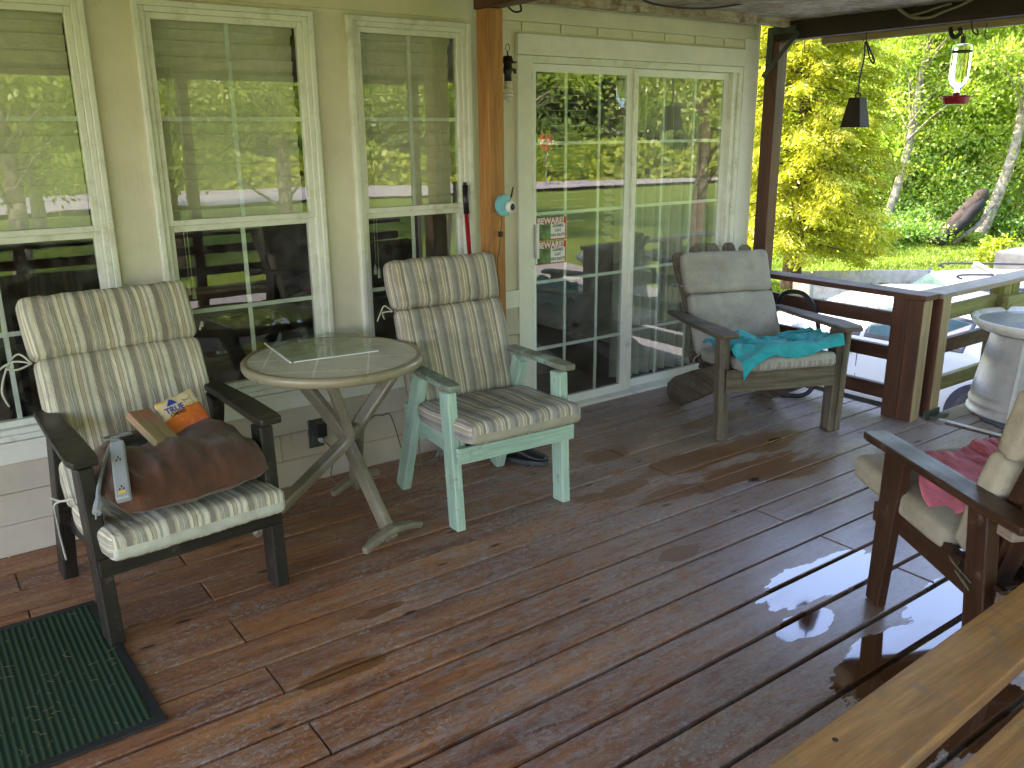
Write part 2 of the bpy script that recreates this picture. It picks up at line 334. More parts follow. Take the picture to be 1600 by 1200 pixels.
def doormat_mat():
    s = NT('green_ribbed_mat')
    c = s.n('ShaderNodeTexCoord'); x = s.n('ShaderNodeSeparateXYZ'); s.l(c.outputs['Object'], x.inputs[0])
    rib = s.math('SINE', s.math('MULTIPLY', x.outputs[0], 2 * math.pi / .019))
    fz = s.noise(s.coord('Object'), 260, 4, .75)
    h = s.math('ADD', s.math('MULTIPLY', rib, .5), fz)
    col = s.ramp(h, [(.1, (.018, .035, .022)), (.6, (.028, .062, .036)), (1, (.06, .10, .055))])
    col = s.mix(s.ramp(s.noise(s.coord('Object'), 30, 7, .8), [(.6, 0.), (.74, .7)]), col, (.13, .12, .06))
    s.set(Base_Color=col, Roughness=.95, Specular_IOR_Level=.1); s.bump(h, .9, .006); return s.m
MT['doormat'] = doormat_mat()
def tile_mat():
    s = NT('table_tile')
    b = s.n('ShaderNodeTexBrick'); b.offset = 0; b.inputs['Scale'].default_value = 1
    b.inputs['Brick Width'].default_value = .205; b.inputs['Row Height'].default_value = .205; b.inputs['Mortar Size'].default_value = .0045
    b.inputs['Color1'].default_value = (.66, .62, .49, 1); b.inputs['Color2'].default_value = (.72, .67, .53, 1); b.inputs['Mortar'].default_value = (.90, .89, .80, 1)
    s.l(s.coord('Object', rot=(0, 0, R(28)), loc=(.06, .03, 0)), b.inputs['Vector'])
    col = s.mix(s.ramp(s.noise(s.coord('Object'), 12, 7, .75), [(.45, 0.), (.75, .5)]), b.outputs['Color'], (.33, .30, .22))
    s.set(Base_Color=col, Roughness=.42); s.bump(s.noise(s.coord('Object'), 40, 3), .1, .002); return s.m
MT['tile'] = tile_mat()
def grass_mat():
    s = NT('lawn')
    n = s.noise(s.coord('Object'), 90, 6, .8); m = s.noise(s.coord('Object'), .5, 5, .6)
    col = s.mix(m, s.ramp(n, [(.3, (.06, .11, .018)), (.7, (.18, .27, .04))]), s.ramp(n, [(.3, (.11, .17, .022)), (.7, (.33, .40, .07))]))
    s.set(Base_Color=col, Roughness=.95, Specular_IOR_Level=.1); s.bump(n, .9, .03); return s.m
MT['lawn'] = grass_mat()
MT['gravel'] = plain('gravel', (.30, .28, .26), .9, var=.35, nscale=60, bump=.8, bscale=90)
MT['road'] = plain('pale_road', (.42, .38, .36), .85, var=.15, nscale=20)

# ------------------------------------------------------------------ mesh builder
class MB:
    def __init__(s): s.v = []; s.f = []; s.uv = []; s.mi = []; s.off = random.random() * 20
    def quad(s, pts, uvs=None, mi=0):
        i = len(s.v); s.v += [tuple(p) for p in pts]; s.f.append(tuple(range(i, i + len(pts))))
        s.uv.append(uvs or [(0, 0)] * len(pts)); s.mi.append(mi)
    def ring_mesh(s, rings, closed_ring=True, cap=True, mi=0, ulen=None):
        i0 = len(s.v); n = len(rings[0]); o = random.random() * 9
        for r in rings: s.v += [tuple(p) for p in r]
        L = [0]
        for a in range(1, len(rings)): L.append(L[-1] + (Vector(rings[a][0]) - Vector(rings[a - 1][0])).length)
        per = [0]
        for b in range(1, n + 1): per.append(per[-1] + (Vector(rings[0][b % n]) - Vector(rings[0][b - 1])).length)
        m = n if closed_ring else n - 1
        for a in range(len(rings) - 1):
            for b in range(m):
                c = (b + 1) % n
                s.f.append((i0 + a * n + b, i0 + a * n + c, i0 + (a + 1) * n + c, i0 + (a + 1) * n + b))
                s.uv.append([(L[a] + o, per[b] + o), (L[a] + o, per[b + 1] + o), (L[a + 1] + o, per[b + 1] + o), (L[a + 1] + o, per[b] + o)]); s.mi.append(mi)
        if cap:
            for a, rev in ((0, True), (len(rings) - 1, False)):
                idx = [i0 + a * n + b for b in range(n)]
                if rev: idx = idx[::-1]
                s.f.append(tuple(idx)); s.uv.append([(s.v[k][0] * .3 + s.v[k][1] * .3 + o, s.v[k][2] + o) for k in idx]); s.mi.append(mi)
    def bar(s, p, q, wd, ht, up=(0, 0, 1), w2=None, h2=None, mi=0):
        """rectangular bar from p to q; wd across, ht along up; grain follows p->q"""
        p, q = Vector(p), Vector(q); d = (q - p).normalized(); up = Vector(up)
        if abs(d.dot(up)) > .98: up = Vector((0, 1, 0))
        sd = d.cross(up).normalized(); u2 = sd.cross(d).normalized()
        w2 = wd if w2 is None else w2; h2 = ht if h2 is None else h2
        rings = [[c + sd * a * ww / 2 + u2 * b * hh / 2 for a, b in ((-1, -1), (1, -1), (1, 1), (-1, 1))] for c, ww, hh in ((p, wd, ht), (q, w2, h2))]
        s.ring_mesh(rings, mi=mi); return s
    def box(s, a, b, mi=0, axis=0):
        """axis-aligned box; grain along axis"""
        a, b = Vector(a), Vector(b); c = (a + b) / 2; h = (b - a)
        p = c.copy(); q = c.copy(); p[axis] = a[axis]; q[axis] = b[axis]
        if axis == 0: return s.bar(p, q, abs(h.y), abs(h.z), (0, 0, 1), mi=mi)
        if axis == 1: return s.bar(p, q, abs(h.x), abs(h.z), (0, 0, 1), mi=mi)
        return s.bar(p, q, abs(h.x), abs(h.y), (0, 1, 0), mi=mi)
    def sweep(s, pts, wd, ht, up=(0, 0, 1), mi=0, widths=None):
        pts = [Vector(p) for p in pts]; rings = []; up = Vector(up)
        for i, p in enumerate(pts):
            d = ((pts[min(i + 1, len(pts) - 1)] - p).normalized() + (p - pts[max(i - 1, 0)]).normalized()).normalized()
            sd = d.cross(up).normalized(); u2 = sd.cross(d).normalized(); k = widths[i] if widths else 1
            rings.append([p + sd * a * wd * k / 2 + u2 * b * ht / 2 for a, b in ((-1, -1), (1, -1), (1, 1), (-1, 1))])
        s.ring_mesh(rings, mi=mi); return s
    def tube(s, pts, r, n=8, mi=0, closed=False):
        pts = [Vector(p) for p in pts]; rings = []; ref = None
        for i, p in enumerate(pts):
            d = (pts[min(i + 1, len(pts) - 1)] - pts[max(i - 1, 0)]).normalized()
            if ref is None: ref = d.orthogonal().normalized()
            ref = (ref - d * ref.dot(d)).normalized(); b = d.cross(ref)
            k = r[i] if isinstance(r, (list, tuple)) else r
            rings.append([p + (ref * math.cos(2 * math.pi * a / n) + b * math.sin(2 * math.pi * a / n)) * k for a in range(n)])
        s.ring_mesh(rings, mi=mi); return s
    def lathe(s, prof, n=32, c=(0, 0, 0), mi=0, axis=None, cap=False):
        c = Vector(c); Q = Vector(axis).to_track_quat('Z', 'Y').to_matrix() if axis else Matrix.Identity(3)
        rings = [[c + Q @ Vector((r * math.cos(2 * math.pi * a / n), r * math.sin(2 * math.pi * a / n), z)) for a in range(n)] for r, z in prof]
        s.ring_mesh(rings, mi=mi, cap=cap); return s
    def prism(s, poly, t, to3d, mi=0):
        """polygon (list of 2d) extruded by t; to3d(u,v,w)"""
        rings = [[Vector(to3d(u, v, ww)) for u, v in poly] for ww in (0, t)]
        i0 = len(s.v); n = len(poly); o = random.random() * 9
        for r in rings: s.v += [tuple(p) for p in r]
        for b in range(n):
            c = (b + 1) % n; s.f.append((i0 + b, i0 + c, i0 + n + c, i0 + n + b)); s.mi.append(mi)
            s.uv.append([(poly[b][0] + o, poly[b][1]), (poly[c][0] + o, poly[c][1]), (poly[c][0] + o, poly[c][1] + t), (poly[b][0] + o, poly[b][1] + t)])
        s.f.append(tuple(i0 + b for b in range(n))[::-1]); s.uv.append([(poly[b][0] + o, poly[b][1] + o) for b in range(n)][::-1]); s.mi.append(mi)
        s.f.append(tuple(i0 + n + b for b in range(n))); s.uv.append([(poly[b][0] + o, poly[b][1] + o) for b in range(n)]); s.mi.append(mi)
        return s
    def grid(s, fn, nu, nv, uvfn=None, mi=0):
        i0 = len(s.v)
        for i in range(nu + 1):
            for j in range(nv + 1): s.v.append(tuple(fn(i / nu, j / nv)))
        for i in range(nu):
            for j in range(nv):
                a = i0 + i * (nv + 1) + j; s.f.append((a, a + nv + 1, a + nv + 2, a + 1)); s.mi.append(mi)
                cs = ((i, j), (i + 1, j), (i + 1, j + 1), (i, j + 1))
                s.uv.append([(uvfn(x / nu, y / nv) if uvfn else (x / nu, y / nv)) for x, y in cs])
        return s
    def build(s, name, mats, parent=None, smooth=False, bevel=0, seg=2, solid=0, sub=0, merge=False):
        me = bpy.data.meshes.new(name); me.from_pydata(s.v, [], s.f)
        for m in (mats if isinstance(mats, (list, tuple)) else [mats]): me.materials.append(MT[m] if isinstance(m, str) else m)
        uvl = me.uv_layers.new(name='UVMap'); k = 0
        flat = [c for fu in s.uv for uv in fu for c in uv]; uvl.data.foreach_set('uv', flat)
        me.polygons.foreach_set('material_index', s.mi)
        bm = bmesh.new(); bm.from_mesh(me)
        if merge: bmesh.ops.remove_doubles(bm, verts=bm.verts, dist=.0004)
        bmesh.ops.recalc_face_normals(bm, faces=bm.faces); bm.to_mesh(me); bm.free()
        if smooth: me.polygons.foreach_set('use_smooth', [True] * len(me.polygons))
        o = bpy.data.objects.new(name, me); COL.objects.link(o)
        if parent: o.parent = parent
        if sub: m = o.modifiers.new('subd', 'SUBSURF'); m.levels = sub; m.render_levels = sub
        if solid: m = o.modifiers.new('thick', 'SOLIDIFY'); m.thickness = solid; m.offset = 0
        if bevel:
            m = o.modifiers.new('bevel', 'BEVEL'); m.width = bevel; m.segments = seg; m.limit_method = 'ANGLE'; m.angle_limit = R(40)
        return o

def tag(o, label=None, cat=None, group=None, kind=None):
    if label: o['label'] = label
    if cat: o['category'] = cat
    if group: o['group'] = group
    if kind: o['kind'] = kind
    return o
def empty(name, loc=(0, 0, 0), rz=0, label=None, cat=None, group=None):
    o = bpy.data.objects.new(name, None); COL.objects.link(o); o.location = loc; o.rotation_euler = (0, 0, rz); o.empty_display_size = .1
    return tag(o, label, cat, group)

def text_mesh(name, body, size, mat, parent, matrix, extrude=.0006, bold=.0):
    cu = bpy.data.curves.new(name, 'FONT'); cu.body = body; cu.size = size; cu.extrude = extrude; cu.offset = bold
    cu.align_x = 'CENTER'; cu.align_y = 'CENTER'
    t = bpy.data.objects.new(name, cu); COL.objects.link(t)
    dg = bpy.context.evaluated_depsgraph_get(); me = bpy.data.meshes.new_from_object(t.evaluated_get(dg))
    bpy.data.objects.remove(t); me.name = name; me.materials.clear(); me.materials.append(MT[mat])
    o = bpy.data.objects.new(name, me); COL.objects.link(o); o.parent = parent; o.matrix_local = matrix
    return o

def catmull(pts, n=8):
    pts = [Vector(p) for p in pts]; out = []
    for i in range(len(pts) - 1):
        p0 = pts[max(i - 1, 0)]; p1 = pts[i]; p2 = pts[i + 1]; p3 = pts[min(i + 2, len(pts) - 1)]
        for k in range(n):
            t = k / n
            out.append(.5 * ((2 * p1) + (-p0 + p2) * t + (2 * p0 - 5 * p1 + 4 * p2 - p3) * t * t + (-p0 + 3 * p1 - 3 * p2 + p3) * t ** 3))
    out.append(pts[-1]); return out

# ------------------------------------------------------------------ terrain
GZ = -1.3
def struct(o, label=None):
    o['kind'] = 'structure'
    if label: o['label'] = label
    return o
mb = MB()
def lerp_tab(t, tab):
    for (a, va), (b, vb) in zip(tab[:-1], tab[1:]):
        if t <= b: return va + (vb - va) * max(0, (t - a) / (b - a))
    return tab[-1][1]
def ground_z(x, y):
    k = lerp_tab(y, [(-9, 0), (0, 1), (8.6, 1), (10.8, 0)])
    return GZ + k * lerp_tab(x, [(5.5, 0), (8.7, -.35), (10.9, -.35), (11.6, -.68), (13.3, -.68), (15.6, 0)])
def gfn(u, v):
    a, b = 2 * u - 1, 2 * v - 1
    x = 10 + 150 * math.copysign(abs(a) ** 2.3, a); y = 4 + 150 * math.copysign(abs(b) ** 2.3, b)
    return (x, y, ground_z(x, y) + (.10 * noise.noise((x * .06, y * .06, 0)) if (x > 17 or y < -9) else 0))
mb.grid(gfn, 170, 170, lambda u, v: (u * 300, v * 300))
struct(mb.build('lawn', 'lawn', smooth=True), 'green lawn around the house running to the trees')
mb = MB(); mb.grid(lambda u, v: (4.2 + 9.0 * u, -9 + 18.2 * v, ground_z(4.2 + 9.0 * u, -9 + 18.2 * v) + .02), 50, 50)
struct(mb.build('driveway', 'gravel'), 'gravel drive under the parked cars')
mb = MB(); mb.grid(lambda u, v: (-60 + 150 * u, -44 + 11 * v + 14 * (u - .3) , GZ + .16), 20, 2)
struct(mb.build('road', 'road'), 'pale road beyond the front lawn')

mb = MB(); mb.quad([(-3, -1.2, GZ + .05), (6.2, -1.2, GZ + .05), (6.2, 3.7, GZ + .05), (-3, 3.7, GZ + .05)])  # dark sheet added under the deck; its colour stands for shade in the gaps
MT['gap_underlay'] = plain('dark_underlay', (.035, .026, .02), .95, var=.4, nscale=20)
struct(mb.build('gap_underlay', 'gap_underlay'), 'dark ground sheet added under the deck so the board gaps stay dark')
# ------------------------------------------------------------------ deck
mb = MB(); random.seed(3)
Y0, PITCH = 1.712, .1665
for k in range(-16, 13):
    ya = Y0 + k * PITCH; yb = ya + PITCH
    gap = .010 if k > 2 else (.014 if k > -1 else .019)
    gap *= random.uniform(.85, 1.2)
    jx = 2.92 if k % 2 == 0 else .75
    cuts = [-2.5, jx] + [4.70]
    if k % 2: cuts = [-2.5, jx, 4.70]
    if k in (8, 10, 12): cuts = [-2.5, .2, jx, 4.70]
    if yb > 2.62: cuts[-1] = 4.70 + random.uniform(-.02, .03)
    else: cuts[-1] = 4.70
    for a, b in zip(cuts[:-1], cuts[1:]):
        dz = random.uniform(-.0015, .0015)
        mb.box((a + .0025, ya + gap / 2, -.035), (b - .0025, yb - gap / 2, dz))
deck = mb.build('deck_floor', 'deck', bevel=.0035, seg=2)
struct(deck, 'worn red brown porch deck boards, wet in patches')
mb = MB()
for k in range(-16, 4):
    ya = Y0 + k * PITCH; yb = ya + PITCH
    if yb > 2.46: yb = 2.46
    mb.box((4.735, ya + .005, -.035), (6.2, yb - .005, 0))
mb.box((4.66, 2.31, -.035), (6.2, 2.43, .004))
land = mb.build('landing_floor', 'railcap', bevel=.003)
struct(land, 'paler weathered landing boards beside the deck')
mb = MB()
mb.box((-2.5, -1.0, -.25), (4.68, -.96, -.04)); mb.box((4.60, -.9, -.25), (4.66, 3.7, -.04), axis=1); mb.box((6.1, -.9, -.25), (6.16, 2.45, -.04), axis=1)
for x in (0, 1.2, 2.4, 3.6): mb.box((x, -.9, -.2), (x + .04, 3.7, -.04), axis=1)
for x in (.3, 2.6, 4.5, 6.0):
    for y in (-.8, 2.3): mb.box((x, y, GZ), (x + .1, y + .1, -.05), axis=2)
struct(mb.build('deck_joists', 'rail'), 'brown joists and posts underneath the deck')

# ------------------------------------------------------------------ house
WY, DY = 3.74, 3.86          # wall planes of window part and door part
JX = 2.50                    # where the wall steps back
house = empty('house', (0, 0, 0), 0, 'cream painted house wall with three tall windows and a sliding glass door', 'house')
# openings: window glass+frame outer rect
WIN = [(-.10, .757), (.925, 1.66), (1.822, 2.468)]
WZ0, WZ1 = .47, 2.115
mb = MB()
T = .14
def wallbox(x0, x1, z0, z1, y=WY, mi=0): mb.box((x0, y, z0), (x1, y + T, z1), axis=2, mi=mi)
edges = [-6] + [e for wn in WIN for e in wn] + [JX]
for i in range(0, len(edges), 2): wallbox(edges[i], edges[i + 1], WZ0, WZ1)
wallbox(-6, JX, -.04, WZ0, WY + .03)
wallbox(-6, JX, WZ1, 2.9, WY + .004)
mb.box((JX - .02, WY + .006, -.04), (JX, DY + T, 2.9), axis=2)
DX0, DX1, DZ1 = 2.93, 4.64, 2.0
mb.box((JX, DY, -.04), (DX0, DY + T, 2.9), axis=2)
mb.box((DX1, DY, -.04), (4.76, DY + T, 2.9), axis=2)
mb.box((DX0, DY, DZ1), (DX1, DY + T, 2.9), axis=2)
mb.box((4.62, DY + T, -1.3), (4.76, 11.5, 2.9), axis=2)       # gable side
mb.box((-6, 11.5, -1.3), (4.76, 11.6, 2.9), axis=2)
mb.box((-6, DY + T, -1.3), (-5.9, 11.5, 2.9), axis=2)
mb.box((-6, WY + .05, -1.3), (4.62, WY + .15, -.05), axis=2)
mb.build('wall', 'wall', house)
# vertical grooves / batten strips between panels and horizontal boards above
mb = MB()
for z0, z1, yy in ((2.135, 2.25, .012), (2.255, 2.40, .020)):
    mb.box((-6, WY - yy, z0), (JX - .025, WY + .002, z1))
    mb.box((JX, DY - yy, z0 + .03), (4.70, DY - .001, z1))
for x in [2.62 + i * .262 for i in range(8)]:
    mb.box((x, DY - .008, 2.12), (x + .255, DY - .001, 2.163))
mb.build('upper_board', 'wall_h', house, bevel=.003)
# lap siding below windows
mb = MB()
def lap(x0, x1, z0, z1, y):
    mb.prism([(y - .026, z0 + .006), (y - .016, z1), (y + .012, z1), (y + .012, z0 + .006)], x1 - x0, lambda a, b, c: (x0 + c, a, b))
random.seed(5)
for z0, z1 in ((-.03, .125), (.125, .255), (.255, .378)):
    xs = [-6, -1.3, 1.08 + (z0 * 2.2), JX - .002] if z0 > .1 else [-6, .5, 1.76, JX - .002]
    for a, b in zip(xs[:-1], xs[1:]): lap(a + .0015, b - .0015, z0, z1, WY)
for z0, z1 in ((.0, .17), (.17, .34), (.34, .51), (.51, .668)): lap(JX + .002, 2.838, z0, z1, DY)
mb.build('lap_siding', 'siding', house)
mb = MB()
mb.box((-6, WY - .028, .38), (JX - .003, WY + .03, .452)); mb.box((-6, WY - .040, .452), (JX - .003, WY + .03, .468))
mb.box((JX + .002, DY - .026, .67), (2.838, DY - .001, .767))
mb.box((4.64, DY - .022, -.02), (4.775, DY - .001, 2.17), axis=2); mb.box((4.761, DY - .02, -.1), (4.783, DY + .12, 2.5), axis=2)
mb.box((2.84, DY - .024, 0), (2.93, DY - .001, 2.0), axis=2)
mb.box((2.84, DY - .026, 2.002), (4.638, DY - .001, 2.105))
mb.build('trim_board', 'trim', house, bevel=.002)
# windows
def window(x0, x1, hasblind=True, two=True):
    fr = MB(); y = WY
    def ringb(a, b, z0, z1, wdt, yf, yb):
        fr.box((a, yf, z0), (a + wdt, yb, z1), axis=2); fr.box((b - wdt, yf, z0), (b, yb, z1), axis=2)
        fr.box((a + wdt, yf, z1 - wdt), (b - wdt, yb, z1)); fr.box((a + wdt, yf, z0), (b - wdt, yb, z0 + wdt))
    ringb(x0, x1, WZ0, WZ1, .022, y - .030, y + .05)
    ringb(x0 + .022, x1 - .022, WZ0 + .022, WZ1 - .022, .022, y - .018, y + .05)
    zr = 1.285
    # upper sash, proud; lower sash set back
    ringb(x0 + .044, x1 - .044, zr - .036, WZ1 - .044, .024, y - .008, y + .03)
    ringb(x0 + .044, x1 - .044, WZ0 + .044, zr - .036, .026, y + .012, y + .05)
    f = fr.build('window', 'vinyl', house, bevel=.003)
    g = MB(); g.box((x0 + .066, y + .004, zr - .014), (x1 - .066, y + .008, WZ1 - .066)); g.box((x0 + .069, y + .028, WZ0 + .068), (x1 - .069, y + .032, zr - .058))
    g.build('pane', 'glass', f)
    m = MB(); xm = (x0 + x1) / 2
    zu = (zr + WZ1 - .05) / 2; zl = (WZ0 + .05 + zr - .05) / 2
    m.box((xm - .009, y + .012, zr - .012), (xm + .009, y + .018, WZ1 - .068), axis=2); m.box((x0 + .068, y + .0115, zu - .009), (x1 - .068, y + .0185, zu + .009))
    m.box((xm - .009, y + .036, WZ0 + .07), (xm + .009, y + .042, zr - .062), axis=2); m.box((x0 + .071, y + .0355, zl - .009), (x1 - .071, y + .0425, zl + .009))
    m.build('muntin', 'muntin', f)
    b = MB(); n = 13; zt = WZ1 - .06; dz = (zt - 1.26) / n
    b.box((x0 + .06, y + .07, zt - .03), (x1 - .06, y + .11, zt))
    for i in range(n):
        z = zt - .045 - i * dz; b.bar((x0 + .062, y + .09, z), (x1 - .062, y + .09, z), .003, .064, (0, -.22, .975))
    for fx in (.2, .8):
        xx = x0 + (x1 - x0) * fx; b.box((xx, y + .062, 1.28), (xx + .002, y + .064, zt), axis=2)
    b.build('blind', 'blind', f)
    c = MB()
    for dx in (.0, .014): c.tube([(x0 + .12 + dx, y + .06, 1.9), (x0 + .12 + dx, y + .06, 1.0 - dx * 3)], .0012, 5)
    for dx in (.0, .02): c.lathe([(.002, .05), (.008, .03), (.010, 0), (.002, -.003)], 10, (x0 + .115 + dx, y + .06, .95 - dx))
    c.build('blind_cord', 'cream', f)
for a, b in WIN: window(a, b)
# interior room
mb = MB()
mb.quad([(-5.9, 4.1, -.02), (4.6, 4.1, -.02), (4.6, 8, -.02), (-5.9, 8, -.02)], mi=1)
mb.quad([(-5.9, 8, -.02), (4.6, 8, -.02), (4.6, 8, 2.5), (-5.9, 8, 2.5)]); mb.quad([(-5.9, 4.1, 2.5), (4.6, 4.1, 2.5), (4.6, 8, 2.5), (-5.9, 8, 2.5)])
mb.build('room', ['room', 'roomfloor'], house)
# sliding door
dr = MB(); y = DY
dr.box((DX0, y - .016, 0), (DX0 + .02, y + .10, DZ1), axis=2); dr.box((DX1 - .035, y - .016, 0), (DX1, y + .10, DZ1), axis=2)
dr.box((DX0 + .02, y - .016, DZ1 - .035), (DX1 - .035, y + .10, DZ1)); dr.box((DX0, y - .05, -.002), (DX1, y + .10, .018))
dr.box((DX1 - .075, y + .0, .018), (DX1 - .036, y + .06, DZ1 - .035), axis=2)
door = dr.build('sliding_door', 'vinyl', house, bevel=.002)
def panel(x0, x1, yc, z0, z1, cols, name, st=(.035, .035), bottom=.05):
    p = MB(); a, b = st
    p.box((x0, yc - .015, z0), (x0 + a, yc + .015, z1), axis=2); p.box((x1 - b, yc - .015, z0), (x1, yc + .015, z1), axis=2)
    p.box((x0 + a, yc - .015, z1 - .04), (x1 - b, yc + .015, z1)); p.box((x0 + a, yc - .015, z0), (x1 - b, yc + .015, z0 + bottom))
    # glazing grid between the panes
    for x in cols: p.box((x - .009, yc - .002, z0 + bottom), (x + .009, yc + .006, z1 - .04), axis=2)
    for z in (1.553, 1.172, .785, .392): p.box((x0 + a, yc - .0035, z - .009), (x1 - b, yc + .0075, z + .009))
    o = p.build(name, 'muntin', door)
    return o
panel(2.953, 3.705, y + .020, .02, 1.963, (3.205, 3.452), 'left_panel'.replace('left_', 'door_'), (.03, .055))
panel(3.70, 4.565, y - .004 + .055, .02, 1.963, (4.005, 4.275), 'door_panel', (.04, .04))
g = MB(); g.box((2.983, y + .010, .07), (3.65, y + .014, 1.923)); g.box((3.74, y + .041, .07), (4.525, y + .045, 1.923)); g.build('door_glass', 'doorglass', door)
mb = MB(); mb.box((3.694, y - .012, .03), (3.728, y + .004, 1.955), axis=2); mb.build('meeting_stile', 'vinyl', door, bevel=.002)
mb = MB(); mb.box((2.958, y - .035, .93), (2.975, y + .004, 1.12), axis=2); mb.box((2.956, y - .02, .98), (2.968, y - .036, 1.07), axis=2); mb.build('door_handle', 'white', door, bevel=.003)
# vertical drape on right panel, horizontal blind raised at left
mb = MB()
def drape(u, v):
    x = 3.76 + .80 * u; return (x, y + .20 + .035 * math.sin(u * 62) + .012 * math.sin(u * 23 + 1), .04 + 1.9 * v)
mb.grid(drape, 160, 6); mb.build('curtain', 'curtain', door, smooth=True)
mb = MB()
for i in range(24):
    z = 1.9 - i * .04; mb.bar((3.60, y + .13, z), (3.67, y + .13, z), .045, .003, (0, -.5, .86))
mb.build('blind', 'white', door); mb = MB()
for i in range(20):
    z = 1.9 - i * .042; mb.bar((3.20, y + .16, z), (3.46, y + .16, z), .03, .002, (0, -.1, 1))
mb.build('blind', 'white', door)
# main roof (casts the shade)
mb = MB()
mb.prism([(3.0, 2.62), (7.7, 4.9), (12.4, 2.62), (12.4, 2.74), (7.7, 5.05), (3.0, 2.74)], 11.4, lambda a, b, c: (-6.3 + c, a, b))
mb.prism([(3.9, 2.62), (7.7, 4.8), (11.5, 2.62)], .1, lambda a, b, c: (4.64 + c, a, b))
mb.build('roof', 'beam', house)
# outlet box with plugs
ob = MB(); ob.box((1.492, WY - .030, .165), (1.568, WY - .012, .305)); ob.box((1.507, WY - .036, .172), (1.562, WY - .029, .262))
outl = ob.build('outlet_box', 'iron', house, bevel=.003)
mb = MB()
mb.box((1.506, WY - .105, .235), (1.556, WY - .036, .302)); mb.build('adapter', 'black', outl, bevel=.006)
mb = MB(); mb.lathe([(.0, .03), (.012, .028), (.013, 0), (.009, -.004)], 12, (1.545, WY - .04, .205), axis=(0, -1, 0)); mb.build('plug', 'bristle', outl)
mb = MB(); mb.tube(catmull([(1.56, WY - .06, .30), (1.60, WY - .06, .315), (1.66, WY - .045, .285), (1.71, WY - .04, .255), (1.75, WY - .04, .25), (1.78, WY - .04, .265), (1.81, WY - .04, .25), (1.84, WY - .04, .265), (1.88, WY - .04, .258), (1.93, WY - .04, .24), (1.95, WY - .12, .05), (1.97, WY - .2, .008)]), .0025, 6)
tag(mb.build('extension_cord', 'black', None, True), 'thin black wavy cord plugged in at the outlet box under the window', 'cord')
mb = MB(); mb.tube(catmull([(1.545, WY - .07, .205), (1.575, WY - .09, .17), (1.60, WY - .07, .10), (1.585, WY - .06, .06), (1.56, WY - .1, .02), (1.57, WY - .16, .006)]), .004, 6)
tag(mb.build('extension_cord', 'tanrope', None, True), 'thicker tan cord dropping from the outlet to the deck behind the table', 'cord')

# ------------------------------------------------------------------ porch roof, beams, posts
pr = empty('porch_roof', (4.85, 3.7, 2.3), 0, 'weathered board porch ceiling carried on dark beams', 'porch roof')
def child(mbx, name, mat, par, **k):
    o = mbx.build(name, mat, None, **k); o.parent = par; o.matrix_parent_inverse = Matrix.Translation(-par.location) if par.rotation_euler.z == 0 else par.matrix_world.inverted(); return o
mb = MB(); random.seed(2)
yb_ = WY
for i in range(24):
    ya = 3.86 - i * .21; sl_ = lambda yy: 2.285 + (yy - 3.86) * .012
    mb.bar((-3, ya - .105, sl_(ya)), (5.2, ya - .105, sl_(ya) - .01), .2, .024)
child(mb, 'ceiling_board', 'ceiling', pr, bevel=.003)
mb = MB()
mb.bar((-3, 1.4, 2.35), (5.3, 1.4, 2.33), 5.4, .04); child(mb, 'roof_deck', 'beam', pr)
mb = MB(); mb.box((4.80, -1.1, 2.152), (4.90, 3.76, 2.268), axis=1); child(mb, 'beam', 'beam', pr, bevel=.003)
mb = MB(); mb.box((4.905, -1.1, 2.118), (4.945, 3.47, 2.262), axis=1); child(mb, 'fascia_board', 'railpale', pr, bevel=.003)
mb = MB(); mb.box((2.385, -1.0, 2.155), (2.475, 3.56, 2.262), axis=1); child(mb, 'beam', 'redpost', pr, bevel=.003)
mb = MB(); mb.box((-3, -1.1, 2.12), (4.79, -1.0, 2.262)); child(mb, 'beam', 'beam', pr, bevel=.003)
mb = MB(); mb.box((-3, 3.56, 2.215), (4.7, 3.60, 2.262)); child(mb, 'ledger', 'ceiling', pr)
# corner post + bracket + brace
def post(x0, y0, x1, y1, z1, mat, label, z0=-.0):
    m = MB(); m.box((x0, y0, z0), (x1, y1, z1), axis=2)
    return tag(m.build('porch_post', mat, None, bevel=.004), label, 'post', 'wooden posts carrying the porch roof')
post(4.795, 3.70, 4.885, 3.80, 2.15, 'redpost', 'dark red brown post at the house corner behind the grey armchair')
post(2.388, 3.455, 2.476, 3.545, 2.153, 'post', 'amber timber post between the windows and the sliding door')
post(4.80, -.98, 4.89, -.89, 2.15, 'redpost', 'outer porch post at the front corner of the deck')
post(2.40, -.98, 2.49, -.89, 2.12, 'redpost', 'outer porch post at the front edge opposite the windows')
post(.2, -.98, .29, -.89, 2.12, 'redpost', 'outer porch post farthest along the front edge')
mb = MB()
X_ = 4.792
mb.prism([(3.79, 2.12), (3.79, 2.235), (3.58, 2.235), (3.58, 2.19), (3.745, 2.19), (3.745, 2.02), (3.79, 2.02)], -.005, lambda a, b, c: (X_ + c, a, b))
for (a, b) in ((3.77, 2.05), (3.77, 2.1), (3.76, 2.2), (3.70, 2.215), (3.64, 2.21), (3.60, 2.22)): mb.lathe([(0.001, 0), (.006, 0), (.006, .003), (0.001, .004)], 8, (X_ - .005, a, b), axis=(-1, 0, 0))
mb.bar((X_ - .012, 3.80, 1.94), (X_ - .012, 3.555, 2.19), .006, .032, (0, 1, 1))
tag(mb.build('bracket', 'iron', None, bevel=.001), 'galvanised corner bracket with diagonal strap screwed to post and beam', 'bracket')

